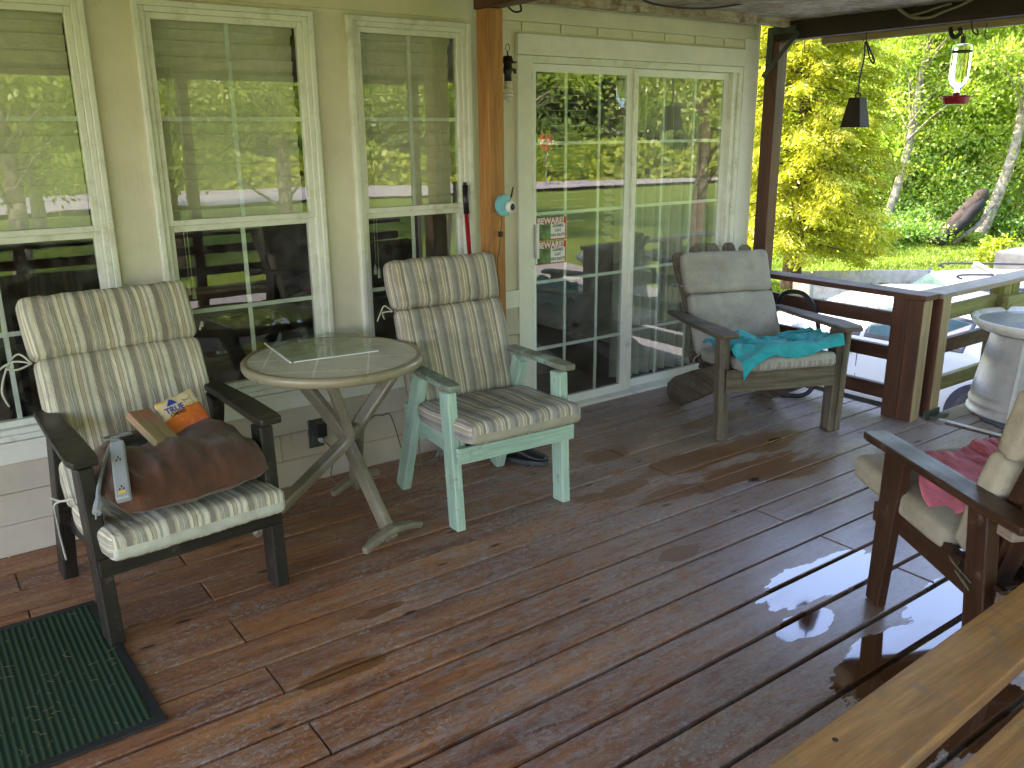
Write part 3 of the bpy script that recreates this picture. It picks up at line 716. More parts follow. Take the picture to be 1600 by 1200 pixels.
# things hanging from the beam
def hook(y, z0, drop, label, x=4.85):
    m = MB(); m.tube(catmull([(x, y, z0 + .01), (x, y + .004, z0 - drop * .5), (x, y + .002, z0 - drop * .8), (x, y - .01, z0 - drop), (x, y - .028, z0 - drop * .93), (x, y - .034, z0 - drop * .75)]), .0028, 6)
    return tag(m.build('hook', 'wire', None, True), label, 'hook')
hook(3.55, 2.155, .085, 'empty wire hook under the beam near the house corner')
hook(2.44, 2.125, .07, 'large wire hook on the beam just right of the hanging bottle feeder')
bell = empty('cowbell', (4.85, 3.15, 1.79), 0, 'rusty dark cowbell hanging on a looped strap from the beam', 'bell')
mb = MB(); rg = []
for z, hx, hy in ((0, .030, .033), (.003, .034, .036), (-.165, .052, .066), (-.168, .050, .064), (-.16, .048, .062), (-.02, .028, .030)):
    rg.append([(-hx, -hy, z), (hx, -hy, z), (hx, hy, z), (-hx, hy, z)])
mb.ring_mesh(rg[1:], cap=False); mb.quad([(-.034, -.036, .003), (.034, -.036, .003), (.034, .036, .003), (-.034, .036, .003)])
mb.build('bell_body', 'rust', bell, bevel=.006)
mb = MB(); mb.tube(catmull([(0, -.016, .0), (0, -.014, .022), (0, 0, .03), (0, .014, .022), (0, .016, 0)]), .004, 6); mb.build('bell_loop', 'rust', bell, True)
mb = MB(); mb.tube(catmull([(0, 0, .025), (0, .006, .035), (.004, 0, .12), (0, -.018, .23), (.004, -.012, .29), (0, -.022, .31), (.006, -.03, .28), (.006, -.05, .22), (.004, -.075, .19), (0, -.085, .205), (0, -.06, .25), (0, -.03, .30)]), [.006, .007] + [.0048] * 86, 6) if False else mb.tube(catmull([(0, 0, .025), (.004, 0, .12), (0, -.018, .23), (.004, -.012, .29), (0, -.022, .31), (.006, -.03, .28), (.006, -.05, .22), (.004, -.075, .19), (0, -.085, .205), (0, -.06, .25), (0, -.03, .30)]), .0052, 6)
mb.build('strap', 'wire', bell, True)
mb = MB(); mb.tube(catmull([(0, -.02, .365), (0, -.02, .325), (0, -.028, .305), (0, -.02, .30), (0, -.008, .31), (0, .006, .33)]), .0028, 6); mb.build('hanging_hook', 'wire', bell, True)

fd = empty('bird_feeder', (4.85, 2.555, 1.735), 0, 'glass bottle hummingbird feeder with red base hanging from the beam', 'bird feeder')
mb = MB(); mb.lathe([(.001, 0), (.060, 0), (.066, .012), (.070, .035), (.078, .040), (.078, .044), (.02, .046), (.02, .060), (.001, .060)], 36); mb.build('feeder_base', 'dkred', fd, True, bevel=.001)
mb = MB()
for k in range(5): a = k * 1.256 + .3; mb = MB(); mb.tube([(.06 * math.cos(a), .06 * math.sin(a), .036), (.10 * math.cos(a), .10 * math.sin(a), .044)], .003, 6); mb.build('perch', 'dkred', fd)
sg = NT('clear_bottle_glass'); sg.set(Base_Color=(.85, .95, .92), Roughness=.02, Transmission_Weight=1.0, IOR=1.3); MT['bottle'] = sg.m
mb = MB(); mb.lathe([(.014, .055), (.016, .072), (.03, .09), (.046, .115), (.050, .14), (.050, .285), (.046, .302), (.03, .308), (.001, .308)], 36); mb.build('bottle', 'bottle', fd, True)
mb = MB(); mb.lathe([(.051, .262), (.0525, .264), (.0525, .272), (.051, .274)], 30); mb.build('wire_band', 'wire', fd, True)
mb = MB(); mb.lathe([(.001, .345), (.013, .345), (.014, .318), (.012, .31), (.001, .309)], 14, (0, .0, 0)); mb.tube([(0, 0, .345), (0, .012, .37), (0, .03, .385)], .003, 6); mb.build('cap', 'wire', fd)
mb = MB(); mb.tube(catmull([(4.86, 2.64, 2.13), (4.85, 2.62, 2.09), (4.85, 2.60, 2.08), (4.85, 2.575, 2.10), (4.85, 2.585, 2.125)]), .012, 8)
tag(mb.build('swivel_hanger', 'wire', None, True), 'dark knotted hanger under the beam above the bird feeder', 'hanger')
mb = MB(); mb.tube(catmull([(4.84, 2.52, 2.16), (4.83, 2.50, 2.10), (4.84, 2.475, 2.08), (4.84, 2.485, 2.11)]), .004, 6)
tag(mb.build('wire_ring', 'wire', None, True), 'small wire ring beside the hanger on the beam', 'wire')
mb = MB()
mb.tube(catmull([(4.79, 2.95, 2.285), (4.775, 2.90, 2.25), (4.77, 2.82, 2.20), (4.77, 2.72, 2.185), (4.77, 2.64, 2.205), (4.78, 2.55, 2.23), (4.79, 2.47, 2.265)]), [.010] * 20 + [.007] * 29, 7)
mb.tube(catmull([(4.77, 2.83, 2.205), (4.765, 2.74, 2.215), (4.765, 2.66, 2.232), (4.77, 2.6, 2.24)]), .006, 6)
tag(mb.build('branch', 'tanrope', None, True), 'pale crooked branch tucked against the dark beam', 'branch')
mb = MB(); mb.tube(catmull([(3.25, 3.40, 2.262), (3.35, 3.40, 2.235), (3.5, 3.38, 2.222), (3.7, 3.36, 2.226), (3.85, 3.33, 2.245), (3.95, 3.3, 2.264)]), .005, 6)
tag(mb.build('ceiling_cable', 'black', None, True), 'black cable sagging under the porch ceiling above the door', 'cable')
mb = MB(); mb.tube(catmull([(2.59, 3.60, 2.22), (2.60, 3.59, 2.19), (2.63, 3.58, 2.165), (2.665, 3.57, 2.17), (2.66, 3.57, 2.20)]), .005, 6)
tag(mb.build('cable_clip', 'black', None, True), 'short curled black cable end above the hanging lamp', 'cable')

# hanging lamp
lp = empty('hanging_lamp', (2.548, 3.52, 1.77), 0, 'bare spiral bulb in a black socket hanging beside the amber post', 'lamp')
mb = MB(); mb.tube([(.011 * math.cos(a), 0, .225 + .016 * math.sin(a)) for a in [i * .35 for i in range(19)]], .002, 6); mb.tube([(0, 0, .207), (0, 0, .185)], .004, 6); mb.build('ring', 'wire', lp)
mb = MB(); mb.lathe([(.001, .19), (.02, .188), (.024, .172), (.028, .165), (.045, .162), (.045, .157), (.02, .155), (.02, .14), (.001, .14)], 24); mb.build('canopy', 'rust', lp, True)
mb = MB(); mb.lathe([(.001, .142), (.022, .14), (.026, .12), (.018, .105), (.018, .075), (.001, .074)], 18); mb.tube([(.015, 0, .13), (.034, -.01, .125), (.036, -.01, .11)], .008, 7); mb.build('socket', 'black', lp, True)
mb = MB(); mb.lathe([(.001, .08), (.017, .079), (.019, .06), (.023, .045), (.001, .043)], 18); mb.build('bulb_base', 'cream', lp, True)
mb = MB(); sp = []
for i in range(100):
    t = i / 99; a = t * 2 * math.pi * 3.2; rr_ = .013 + .008 * math.sin(t * math.pi); sp.append((rr_ * math.cos(a), rr_ * math.sin(a), .046 - t * .062))
mb.tube(sp, .0055, 8); mb.build('bulb', 'bulb', lp, True)

# small camera on the post
cm = empty('baby_camera', (2.452, 3.45, 1.275), 0, 'pale blue round-eyed camera mounted on the amber post', 'camera')
mb = MB(); mb.prism([(.042 * math.cos(a) * (1.0 + .06 * math.cos(4 * a)), .052 * math.sin(a)) for a in [i * math.pi / 16 for i in range(32)]], -.035, lambda a, b, c: (a, c, b)); mb.build('camera_body', 'ltblue', cm, bevel=.006, seg=3)
mb = MB(); mb.lathe([(.001, .022), (.020, .022), (.027, .016), (.029, 0), (.001, 0)], 28, (.018, -.036, -.006), axis=(.3, -1, -.05)); mb.build('lens_ring', 'white', cm, True)
mb = MB(); mb.lathe([(.001, .030), (.010, .028), (.017, .0225), (.001, .0225)], 24, (.018, -.036, -.006), axis=(.3, -1, -.05)); mb.build('lens', 'black', cm, True)
mb = MB(); mb.tube([(.038, -.02, .03), (.043, -.022, .045), (.052, -.025, .085)], [.003, .005, .0035], 8); mb.build('antenna', 'black', cm)
mb = MB(); mb.tube(catmull([(-.01, -.008, -.05), (-.004, -.006, -.09), (-.012, -.006, -.125), (-.02, -.006, -.2), (-.035, -.006, -.30), (-.02, -.006, -.45)]), .0015, 5); mb.box((-.022, -.015, -.15), (-.004, -.001, -.125), axis=2); mb.build('camera_cable', 'black', cm)

mp = empty('mop', (2.36, 3.62, .0), 0, 'red pole with black grip leaning on the wall behind the amber post', 'pole')
mb = MB(); mb.tube([(.03, -.08, .01), (.046, .075, 1.24)], .011, 12); mb.build('pole', 'red', mp, True)
mb = MB(); mb.tube([(.046, .072, 1.22), (.048, .082, 1.36)], .0145, 12); mb.tube([(.048, .082, 1.36), (.048, .083, 1.375)], .010, 12); mb.build('grip', 'black', mp, True)

# beware signs on the door glass
def sign(z, label):
    s = empty('warning_sign', (3.085, DY + .0085, z), 0, label, 'sign', 'guard cat stickers on the door glass')
    m = MB(); m.box((-.115, -.003, -.062), (.115, 0, .064)); m.build('backing', 'signred', s)
    m = MB(); m.box((-.112, -.005, -.058), (-.0, -.0035, .030)); m.build('photo_panel', 'signgreen', s)
    m = MB(); m.box((.0, -.0055, -.055), (.106, -.0038, .028)); m.build('text_panel', 'white', s, bevel=.0005)
    m = MB(); m.box((-.110, -.0052, -.055), (-.096, -.0052 + .001, .028)); m.build('edge_strip', 'white', s)
    Rx = Matrix.Rotation(R(90), 4, 'X')
    text_mesh('lettering', 'BEWARE!', .047, 'white', s, Matrix.Translation((0, -.0058, .045)) @ Rx, bold=.0012)
    for k, t in enumerate(('GUARD', 'CAT', 'ON DUTY')):
        text_mesh('lettering', t, .023, 'blackink', s, Matrix.Translation((.052, -.0064, .016 - .026 * k)) @ Rx, bold=.0003)
    return s
MT['signgreen'] = plain('photo_print', (.12, .22, .07), .5, var=.7, nscale=18)
sign(1.084, 'upper of the two red BEWARE! guard cat stickers on the door')
sign(.948, 'lower of the two red BEWARE! guard cat stickers on the door')

# ------------------------------------------------------------------ railing
rl = empty('deck_railing', (4.61, 2.5, 0), 0, 'low brown railing around the deck corner with flat cap boards', 'railing')
def rc(m, name, mat, **k): 
    o = m.build(name, mat, rl, **k); 
    for v in o.data.vertices: v.co -= Vector((4.61, 2.5, 0))
    return o
m = MB(); m.box((4.57, 2.44, 0), (4.66, 2.53, .70), axis=2); rc(m, 'rail_post', 'rail', bevel=.004)
m = MB(); m.box((4.572, 2.533, 0), (4.662, 2.622, .70), axis=2); rc(m, 'rail_post', 'rail', bevel=.004)
m = MB(); m.box((4.572, 2.4375, 0.002), (4.658, 2.4395, .698), axis=2); rc(m, 'post_lit_face', 'railpale')  # thin pale sheet: sky light on this face painted as colour
m = MB(); m.box((4.735, 2.42, 0), (4.825, 2.51, .70), axis=2); rc(m, 'rail_post', 'rail', bevel=.004)
m = MB(); m.box((4.737, 2.4175, 0.002), (4.823, 2.4195, .698), axis=2); rc(m, 'post_lit_face', 'railpale')  # second post, skylit front face put into the colour as well
m = MB(); m.box((4.55, 2.42, .702), (4.69, 3.79, .732), axis=1); rc(m, 'rail_cap', 'rail', bevel=.004)
m = MB(); m.box((4.692, 2.40, .702), (6.15, 2.54, .732)); rc(m, 'rail_cap', 'railcap', bevel=.004)
for z0, z1 in ((.525, .605), (.325, .405), (.09, .175)):
    m = MB(); m.box((4.60, 2.624, z0), (4.638, 3.79, z1), axis=1); rc(m, 'rail_board', 'rail', bevel=.003)
for z0, z1, mt in ((.545, .63, 'railgreen'), (.345, .43, 'rail'), (.115, .20, 'railgreen')):
    m = MB(); m.box((4.827, 2.475, z0), (5.49, 2.512, z1)); rc(m, 'rail_board', mt, bevel=.003)
m = MB(); m.box((5.495, 2.44, 0), (5.585, 2.53, .70), axis=2); m.box((5.60, 2.44, 0), (5.69, 2.53, .70), axis=2); rc(m, 'rail_post', 'railgreen', bevel=.004)
for z0, z1 in ((.545, .63), (.115, .2)):
    m = MB(); m.box((5.45, 2.39, z0), (6.15, 2.428, z1)); rc(m, 'rail_board', 'railgreen', bevel=.003)
# front edge railing (seen in the reflections)
fr_ = empty('front_railing', (2.4, -.93, 0), 0, 'outer railing along the front edge of the deck', 'railing')
for xx in (-.6, .9, 3.1, 4.1):
    m = MB(); m.box((xx - 2.4, -.045, 0), (xx + .09 - 2.4, .045, .70), axis=2); m.build('rail_post', 'rail', fr_)
for z0, z1 in ((.525, .605), (.325, .405), (.09, .175), (.702, .732)):
    m = MB(); h = .07 if z0 > .7 else .02
    m.box((-4, -h + .002, z0), (2.2, h - .002, z1)); m.build('rail_board', 'rail', fr_)
# hose over the rail
m = MB(); m.tube(catmull([(4.56, 3.40, .50), (4.55, 3.36, .60), (4.55, 3.29, .640), (4.55, 3.19, .635), (4.55, 3.11, .56), (4.55, 3.07, .44), (4.56, 3.05, .28), (4.55, 3.06, .10), (4.50, 3.1, .02), (4.40, 3.2, .016)]), .014, 10)
tag(m.build('garden_hose', 'black', None, True), 'black hose arching over the railing behind the grey armchair', 'hose')
# threshold strip and carpet scrap
m = MB(); m.bar((4.748, 2.45, .006), (4.70, .2, .006), .028, .006); tag(m.build('threshold_strip', 'strip', None, bevel=.001), 'pale metal strip across the boards between deck and landing', 'strip')
m = MB(); m.box((4.66, 2.405, .005), (4.83, 2.414, .05)); m.box((4.70, 2.36, .005), (4.85, 2.40, .022)); tag(m.build('hinge_plate', 'iron', None, bevel=.003), 'dark metal plate at the foot of the double rail post', 'metal plate')
m = MB(); m.prism([(4.93, 2.22), (5.15, 2.27), (5.5, 2.1), (5.35, 1.6), (4.80, 1.93)], .006, lambda a, b, c: (a, b, .005 + c)); tag(m.build('carpet_scrap', 'matscrap', None), 'torn grey carpet scrap lying in front of the upturned tub', 'carpet scrap')

# ------------------------------------------------------------------ tub and bird bath dish
tb = empty('washtub', (5.28, 2.10, 0.006), R(20), 'galvanised tub standing upside down on the landing', 'tub')
m = MB(); m.lathe([(.335, .0), (.342, .004), (.342, .018), (.333, .024), (.331, .055), (.336, .062), (.336, .072), (.329, .078), (.326, .11), (.330, .117), (.325, .124), (.265, .455), (.262, .468), (.255, .472), (.001, .472)], 56); m.build('tub_body', 'galv', tb, True)
m = MB(); m.tube(catmull([(-.335, .02, .13), (-.345, -.05, .10), (-.33, -.16, .07), (-.25, -.27, .045), (-.1, -.345, .03), (.05, -.36, .03), (.2, -.31, .05)]), .005, 7); m.build('bail_handle', 'galv', tb, True)
m = MB(); m.lathe([(.001, .008), (.02, .006), (.02, 0), (.001, 0)], 12, (-.325, .02, .13), axis=(-1, 0, .2)); m.box((-.345, -.01, .10), (-.32, .05, .16), axis=2); m.build('handle_lug', 'galv', tb, bevel=.003)
m = MB(); m.bar((-.331, .09, .03), (-.262, .07, .45), .02, .006, (1, 0, 0)); m.build('seam', 'galv', tb)
bb = empty('bird_bath_dish', (5.28, 2.10, .479), 0, 'white round dish of water resting on the upturned tub', 'dish')
m = MB(); m.lathe([(.001, .0), (.20, .0), (.27, .006), (.335, .022), (.365, .045), (.378, .062), (.384, .078), (.374, .086), (.357, .082), (.34, .066), (.325, .058), (.001, .050)], 64); m.build('bowl', 'bowl', bb, True)
sw = NT('water'); sw.set(Base_Color=(.35, .36, .36), Roughness=.01, Specular_IOR_Level=1.0, IOR=1.6); MT['water'] = sw.m
m = MB(); m.lathe([(.001, .064), (.335, .0641)], 64); m.build('water_surface', 'water', bb)

# ------------------------------------------------------------------ cushions
def rbox_pad(mb_, O, ex, ey, ez, W, L, T_, r=.03, puff=.22, nu=22, nv=22, mtop=0, mside=1, uoff=0, seed=0, tuck=.0, wr=.008):
    """boxed cushion panel: width W along ex, length L along ey, thickness T_ along ez, O is its centre"""
    O, ex, ey, ez = Vector(O), Vector(ex).normalized(), Vector(ey).normalized(), Vector(ez).normalized()
    nt_ = 6
    def P(x, y, z):
        x *= W / 2; y *= L / 2; z *= T_ / 2
        ix, iy, iz = max(-W / 2 + r, min(W / 2 - r, x)), max(-L / 2 + r, min(L / 2 - r, y)), max(-T_ / 2 + r, min(T_ / 2 - r, z))
        d = Vector((x - ix, y - iy, z - iz)); p = Vector((ix, iy, iz))
        if d.length > 1e-7: p += d.normalized() * r * (min(1, d.length / r * 1.0) if d.length < r else 1)
        a = abs(p.x) / (W / 2); b = abs(p.y) / (L / 2)
        k = 1 + puff * (1 - a ** 4) * (1 - b ** 4) - .12
        p.z *= k
        # crowned sides
        p.x *= 1 - .012 * (1 - (p.z / (T_ / 2)) ** 2) + .02 * math.cos(b * 1.4)
        q = p * 7; nn = noise.noise((q.x + seed * 3.1, q.y, q.z + seed)); n2 = noise.noise((p.x * 26 + seed, p.y * 9, p.z * 20))
        p.z += wr * nn * (1 if p.z > 0 else .4); p += Vector((n2, n2, 0)) * wr * .45 * max(a, b) ** 3
        return O + ex * p.x + ey * p.y + ez * p.z
    # fine sampling near the rounded rim
    def samp(n, half):
        base = [-1 + 2 * i / n for i in range(n + 1)]; e = r / half
        return sorted(set([round(v, 5) for v in base] + [round(s_ * (1 - e * k), 5) for s_ in (-1, 1) for k in (.25, .55, 1)]))
    xs, ys, zs = samp(nu, W / 2), samp(nv, L / 2), samp(4, T_ / 2)
    def patch(fn, A, B, uvf, mi):
        i0 = len(mb_.v); nb = len(B)
        for a in A:
            for b in B: mb_.v.append(tuple(fn(a, b)))
        for i in range(len(A) - 1):
            for j in range(nb - 1):
                k = i0 + i * nb + j; mb_.f.append((k, k + nb, k + nb + 1, k + 1)); mb_.mi.append(mi if (mi != mside or (B[j] + B[j + 1]) / 2 < -.12) else mtop)
                mb_.uv.append([uvf(A[i], B[j]), uvf(A[i + 1], B[j]), uvf(A[i + 1], B[j + 1]), uvf(A[i], B[j + 1])])
    U = lambda a: a * W / 2 + uoff
    patch(lambda a, b: P(a, b, 1), xs, ys, lambda a, b: (U(a), b * L / 2), mtop)
    patch(lambda a, b: P(a, b, -1), xs, ys, lambda a, b: (U(a), b * L / 2), mtop)
    patch(lambda a, b: P(a, -1, b), xs, zs, lambda a, b: (U(a), b * T_ / 2), mside if mside >= 0 else mtop)
    patch(lambda a, b: P(a, 1, b), xs, zs, lambda a, b: (U(a), b * T_ / 2), mtop)
    patch(lambda a, b: P(-1, a, b), ys, zs, lambda a, b: (b * T_ / 2 + .05, a * L / 2), mtop)
    patch(lambda a, b: P(1, a, b), ys, zs, lambda a, b: (b * T_ / 2 + .05, a * L / 2), mtop)

def panel_between(mb_, a, b, W, T_, side=1, **k):
    """pad whose visible front surface runs from a=(y,z) to b=(y,z) in the chair's frame"""
    a = Vector((0, a[0], a[1])); b = Vector((0, b[0], b[1])); ey = (b - a).normalized(); ez = Vector((1, 0, 0)).cross(ey).normalized()
    rbox_pad(mb_, (a + b) / 2 - ez * T_ / 2, (1, 0, 0), ey, ez, W, (b - a).length, T_, **k)

def tie(par, pts, mat, r=.004):
    m = MB(); m.tube(catmull(pts), r, 5); m.build('tie', mat, par, True)

def chair_cushion(loc, rz, label, mats, prof, W, T_, ties, name='chair_cushion'):
    """prof: seat front (y,z), seat back, back bottom, seam, top : points on the visible surface"""
    root = empty(name, loc, rz, label, 'cushion', 'seat cushions tied on the porch armchairs')
    sf, sb_, sm, tp_ = prof
    m = MB(); panel_between(m, sf, sb_, W, T_ * 1.0, nu=26, nv=24, puff=.20, seed=1, wr=.012); m.build('seat_pad', mats, root, True)
    m = MB(); panel_between(m, (sb_[0] + .005, sb_[1] - .03), sm, W * .985, T_ * .9, nu=24, nv=18, puff=.22, mside=-1, seed=2, wr=.010); m.build('back_pad', mats, root, True)
    m = MB(); panel_between(m, sm, tp_, W * 1.0, T_ * .95, nu=24, nv=12, puff=.30, mside=-1, seed=3, wr=.010); m.build('head_pad', mats, root, True)
    for t in ties: tie(root, t, mats[1])
    return root

# ------------------------------------------------------------------ chairs
def low_chair(loc, rz, wood_, armm, label, w_, rear, armz, front_rail, side_rail, armf, armb, leglean=0.0, leg=(.05, .085), armw=.095, frontleg_top=None):
    c = empty('armchair', loc, rz, label, 'armchair')
    for s in (-1, 1):
        m = MB(); m.bar((s * w_, .03, 0), (s * (w_ + .008), armf[0] + .05, armf[1] - .03), leg[0], leg[1], (0, 1, 0)); m.build('leg', wood_, c, bevel=.006)
        m = MB(); m.bar((s * (w_ - .01), rear, 0), (s * (w_ - .01), armb[0] + .02, armb[1] - .03), leg[0], leg[1], (0, 1, 0)); m.build('leg', wood_, c, bevel=.006)
        m = MB(); pts = [(s * (w_ + .014), armf[0] - .03, armf[1]), (s * (w_ + .014), armf[0] + .02, armf[1] + .001), (s * (w_ + .010), (armf[0] + armb[0]) / 2, (armf[1] + armb[1]) / 2), (s * w_, armb[0] + .12, armb[1])]
        m.sweep(pts, armw, .026, widths=[.8, 1, .95, .7]); m.build('armrest', armm, c, bevel=.007)
        m = MB(); m.bar((s * (w_ - .03), side_rail[0][0], side_rail[0][1]), (s * (w_ - .035), side_rail[1][0], side_rail[1][1]), .024, side_rail[2]); m.build('side_rail', wood_, c, bevel=.003)
        m = MB(); m.bar((s * (w_ - .05), .40, .28), (s * (w_ - .05), .68, .98), .03, .05, (0, 1, 0)); m.build('back_post', wood_, c, bevel=.004)
    m = MB(); m.bar((-w_ - .02, front_rail[0], front_rail[1]), (w_ + .02, front_rail[0], front_rail[1]), .024, front_rail[2]); m.build('front_rail', wood_, c, bevel=.003)
    m = MB(); m.bar((-w_ + .03, rear - .02, .30), (w_ - .03, rear - .02, .30), .024, .07); m.build('rear_rail', wood_, c, bevel=.003)
    for k in range(4):
        y_ = .06 + k * .11; m = MB(); m.bar((-w_ + .03, y_, front_rail[1] - .01 - k * .012), (w_ - .03, y_, front_rail[1] - .01 - k * .012), .07, .015); m.build('seat_slat', wood_, c)
    for k in range(4):
        t = .15 + k * .26; m = MB(); m.bar((-w_ + .03, .42 + .24 * t, .33 + .62 * t), (w_ - .03, .42 + .24 * t, .33 + .62 * t), .018, .07, (0, .35, .93)); m.build('back_slat', wood_, c)
    return c

C1 = (.697, 2.808, 0); T1 = R(4.45)
low_chair(C1, T1, 'darkwood', 'darkwood', 'dark brown armchair nearest the camera beside the green doormat', .293, .63, .65, (.0, .28, .06), ((.02, .30), (.60, .24), .08), (.02, .640), (.42, .672))
chair_cushion(C1, T1, 'cream and taupe striped cushion tied on the dark armchair', ['stripe', 'boxing2'],
    ((-.10, .425), (.36, .385), (.545, .868), (.655, 1.075)), .595, .10,
    [[(-.30, .56, .85), (-.33, .60, .88), (-.37, .60, .84), (-.40, .59, .76), (-.385, .60, .70)], [(-.30, .56, .85), (-.35, .58, .86), (-.40, .60, .83), (-.42, .60, .78)], [(-.30, .56, .85), (-.345, .56, .835), (-.38, .58, .84)], [(.30, .56, .88), (.325, .60, .90), (.33, .61, .88)],
     [(-.29, .30, .42), (-.33, .40, .38), (-.32, .48, .30), (-.31, .52, .2), (-.30, .54, .1)], [(-.29, .30, .42), (-.32, .36, .40), (-.34, .42, .40)]])
C2 = (2.035, 2.791, 0); T2 = R(-3.57)
low_chair(C2, T2, 'mint', 'mintarm', 'mint green painted armchair right of the round table', .27, .578, .65, (-.022, .345, .068), ((.02, .345), (.56, .375), .10), (.02, .628), (.33, .632), leg=(.042, .080), armw=.072)
chair_cushion(C2, T2, 'faded grey striped cushion tied on the mint armchair', ['stripe2', 'boxing'],
    ((-.115, .505), (.375, .475), (.520, .866), (.595, 1.075)), .555, .10,
    [[(-.28, .56, .85), (-.30, .60, .87), (-.315, .61, .84), (-.33, .62, .80)], [(-.28, .56, .85), (-.31, .60, .84), (-.30, .61, .81)]])

# adirondack
C3 = (3.80, 2.768, 0); T3 = R(-23.56)
ad = empty('armchair', C3, T3, 'weathered grey slatted armchair in front of the sliding door', 'armchair')
for s in (-1, 1):
    m = MB(); m.bar((s * .318, .018, 0), (s * .333, .03, .57), .036, .085, (0, 1, 0)); m.bar((s * .352, -.005, 0.005), (s * .365, .0, .57), .034, .05, (0, 1, 0), h2=.075); m.build('leg', 'greywood', ad, bevel=.005)
    m = MB()
    m.sweep([(s * .352, -.10, .592), (s * .356, -.06, .592), (s * .356, .10, .590), (s * .352, .35, .58), (s * .346, .60, .573), (s * .343, .70, .570)], .125, .024, widths=[.75, 1.0, 1.05, .9, .62, .5]); m.build('armrest', 'greywood', ad, bevel=.006)
    m = MB(); m.prism([(.0, .27), (.0, .39), (.12, .39), (.45, .27), (.70, .165), (.80, .10), (.81, .03), (.77, .0), (.62, .0), (.35, .13), (.1, .26)], .032, lambda a, b, c, s=s: (s * .296 - .016 + c, a, b)); m.build('side_stringer', 'greywood', ad, bevel=.003)
m = MB(); m.bar((-.335, -.022, .335), (.30, -.022, .335), .026, .125); m.build('front_rail', 'greywood', ad, bevel=.004)
for k in range(5):
    yy = .06 + .085 * k; m = MB(); m.bar((-.28, yy, .40 - k * .026), (.28, yy, .40 - k * .026), .072, .018); m.build('seat_slat', 'greywood', ad, bevel=.003)
for k in range(6):
    x = -.245 + .098 * k; top = .955 - abs(k - 2.5) ** 2 * .008; b0 = Vector((x * .88, .455, .27)); b1 = Vector((x * 1.12, .825, top))
    m = MB(); d = (b1 - b0)
    m.sweep([b0, b0 + d * .9, b0 + d * .975, b1], .088, .018, up=(0, 1, -.5), widths=[.85, 1, .85, .45]); m.build('back_slat', 'greywood', ad, bevel=.003)
for z, y_ in ((.33, .50), (.60, .655), (.78, .755)):
    m = MB(); m.bar((-.30, y_ + .02, z), (.30, y_ + .02, z), .022, .07, (0, .5, .86)); m.build('back_rail', 'greywood', ad, bevel=.003)
chair_cushion(C3, T3, 'plain grey cushion tied on the weathered grey armchair', ['greycush', 'greystripe'],
    ((-.085, .478), (.44, .405), (.628, .695), (.735, .925)), .555, .085,
    [[(-.28, .70, .72), (-.33, .74, .73), (-.36, .73, .70)], [(-.27, .42, .38), (-.30, .45, .34), (-.29, .47, .30)]])
# turquoise towel on it
def towel(name, loc, rz, fn, mat, label, n=60):
    root = tag(MB().grid(fn, n, n).build(name, mat, None, True, solid=.010, sub=0), label, 'towel'); root.location = loc; root.rotation_euler = (0, 0, rz); return root
def seat_h(x, y): return .485 - (y + .085) * .14 + .008
def tfn(u, v):
    # u across (left..right), v front..back
    x = -.30 + .585 * u + .012 * math.sin(v * 9); 
    edge_f = -.128 + .012 * math.sin(u * 9)
    edge_b = .36 + .06 * math.sin(u * 3.0) - .14 * u
    y = edge_f + (edge_b - edge_f) * v
    z = seat_h(x, max(y, -.085)) + .034
    z += (.030 * noise.noise((x * 9, y * 14, 1)) + .018 * noise.noise((x * 20, y * 34, 5))) * min(1, .25 + v * 3) + .006
    if y < -.085: z -= (-.085 - y) * 1.1
    z += .045 * math.exp(-((u - .28) / .12) ** 2 - ((v - .9) / .25) ** 2) + .045 * max(0, (u - .72) / .28) ** 1.5 * (.5 + .5 * v)
    # the front left corner hangs over the edge
    if u < .32:
        k = (1 - u / .32); fr = max(0, (1 - v * 1.9))
        y -= .030 * k * fr; z -= .10 * k * fr * (.55 + .45 * fr)
    if x < -.28: z -= (-.28 - x) * .8
    return (x, y, z)
towel('towel', C3, T3, tfn, 'teal', 'crumpled turquoise towel spread over the grey cushion')
# brown chair at the right
C4 = (2.889, 1.331, 0); T4 = R(152.44)
bc = empty('armchair', C4, T4, 'dark brown armchair cut off by the right edge of the photo', 'armchair')
for s in (-1, 1):
    m = MB(); m.bar((s * .285, .02, 0), (s * .285, .055, .585), .035, .075, (0, 1, 0), w2=.035, h2=.11); m.build('leg', 'brownwood', bc, bevel=.005)
    m = MB(); m.bar((s * .285, .55, 0), (s * .285, .475, .585), .045, .085, (0, 1, 0)); m.build('leg', 'brownwood', bc, bevel=.005)
    m = MB(); m.sweep([(s * .325, -.035, .612), (s * .327, .0, .612), (s * .322, .30, .606), (s * .318, .56, .600), (s * .315, .70, .598)], .09, .026, widths=[.9, 1, 1, 1, .8]); m.build('armrest', 'brownwood', bc, bevel=.005)
    m = MB(); m.bar((s * .262, .0, .35), (s * .262, .60, .30), .022, .105); m.build('side_rail', 'brownwood', bc, bevel=.003)
    m = MB(); m.bar((s * .24, .42, .25), (s * .24, .66, .90), .03, .06, (0, 1, 0)); m.build('back_post', 'brownwood', bc, bevel=.003)
m = MB(); m.bar((-.30, -.02, .33), (.30, -.02, .33), .024, .07); m.build('front_rail', 'brownwood', bc, bevel=.003)
for z in (.33, .24): 
    m = MB(); m.bar((-.30, .60, z), (.30, .60, z), .024, .06); m.build('rear_rail', 'railcap', bc, bevel=.003)
m = MB(); m.bar((-.30, .655, .575), (.36, .655, .575), .06, .028); m.build('back_rail', 'railcap', bc, bevel=.004)
for k in range(5):
    m = MB(); m.bar((-.26, .05 + k * .1, .365 - k * .012), (.26, .05 + k * .1, .365 - k * .012), .075, .016); m.build('seat_slat', 'brownwood', bc)
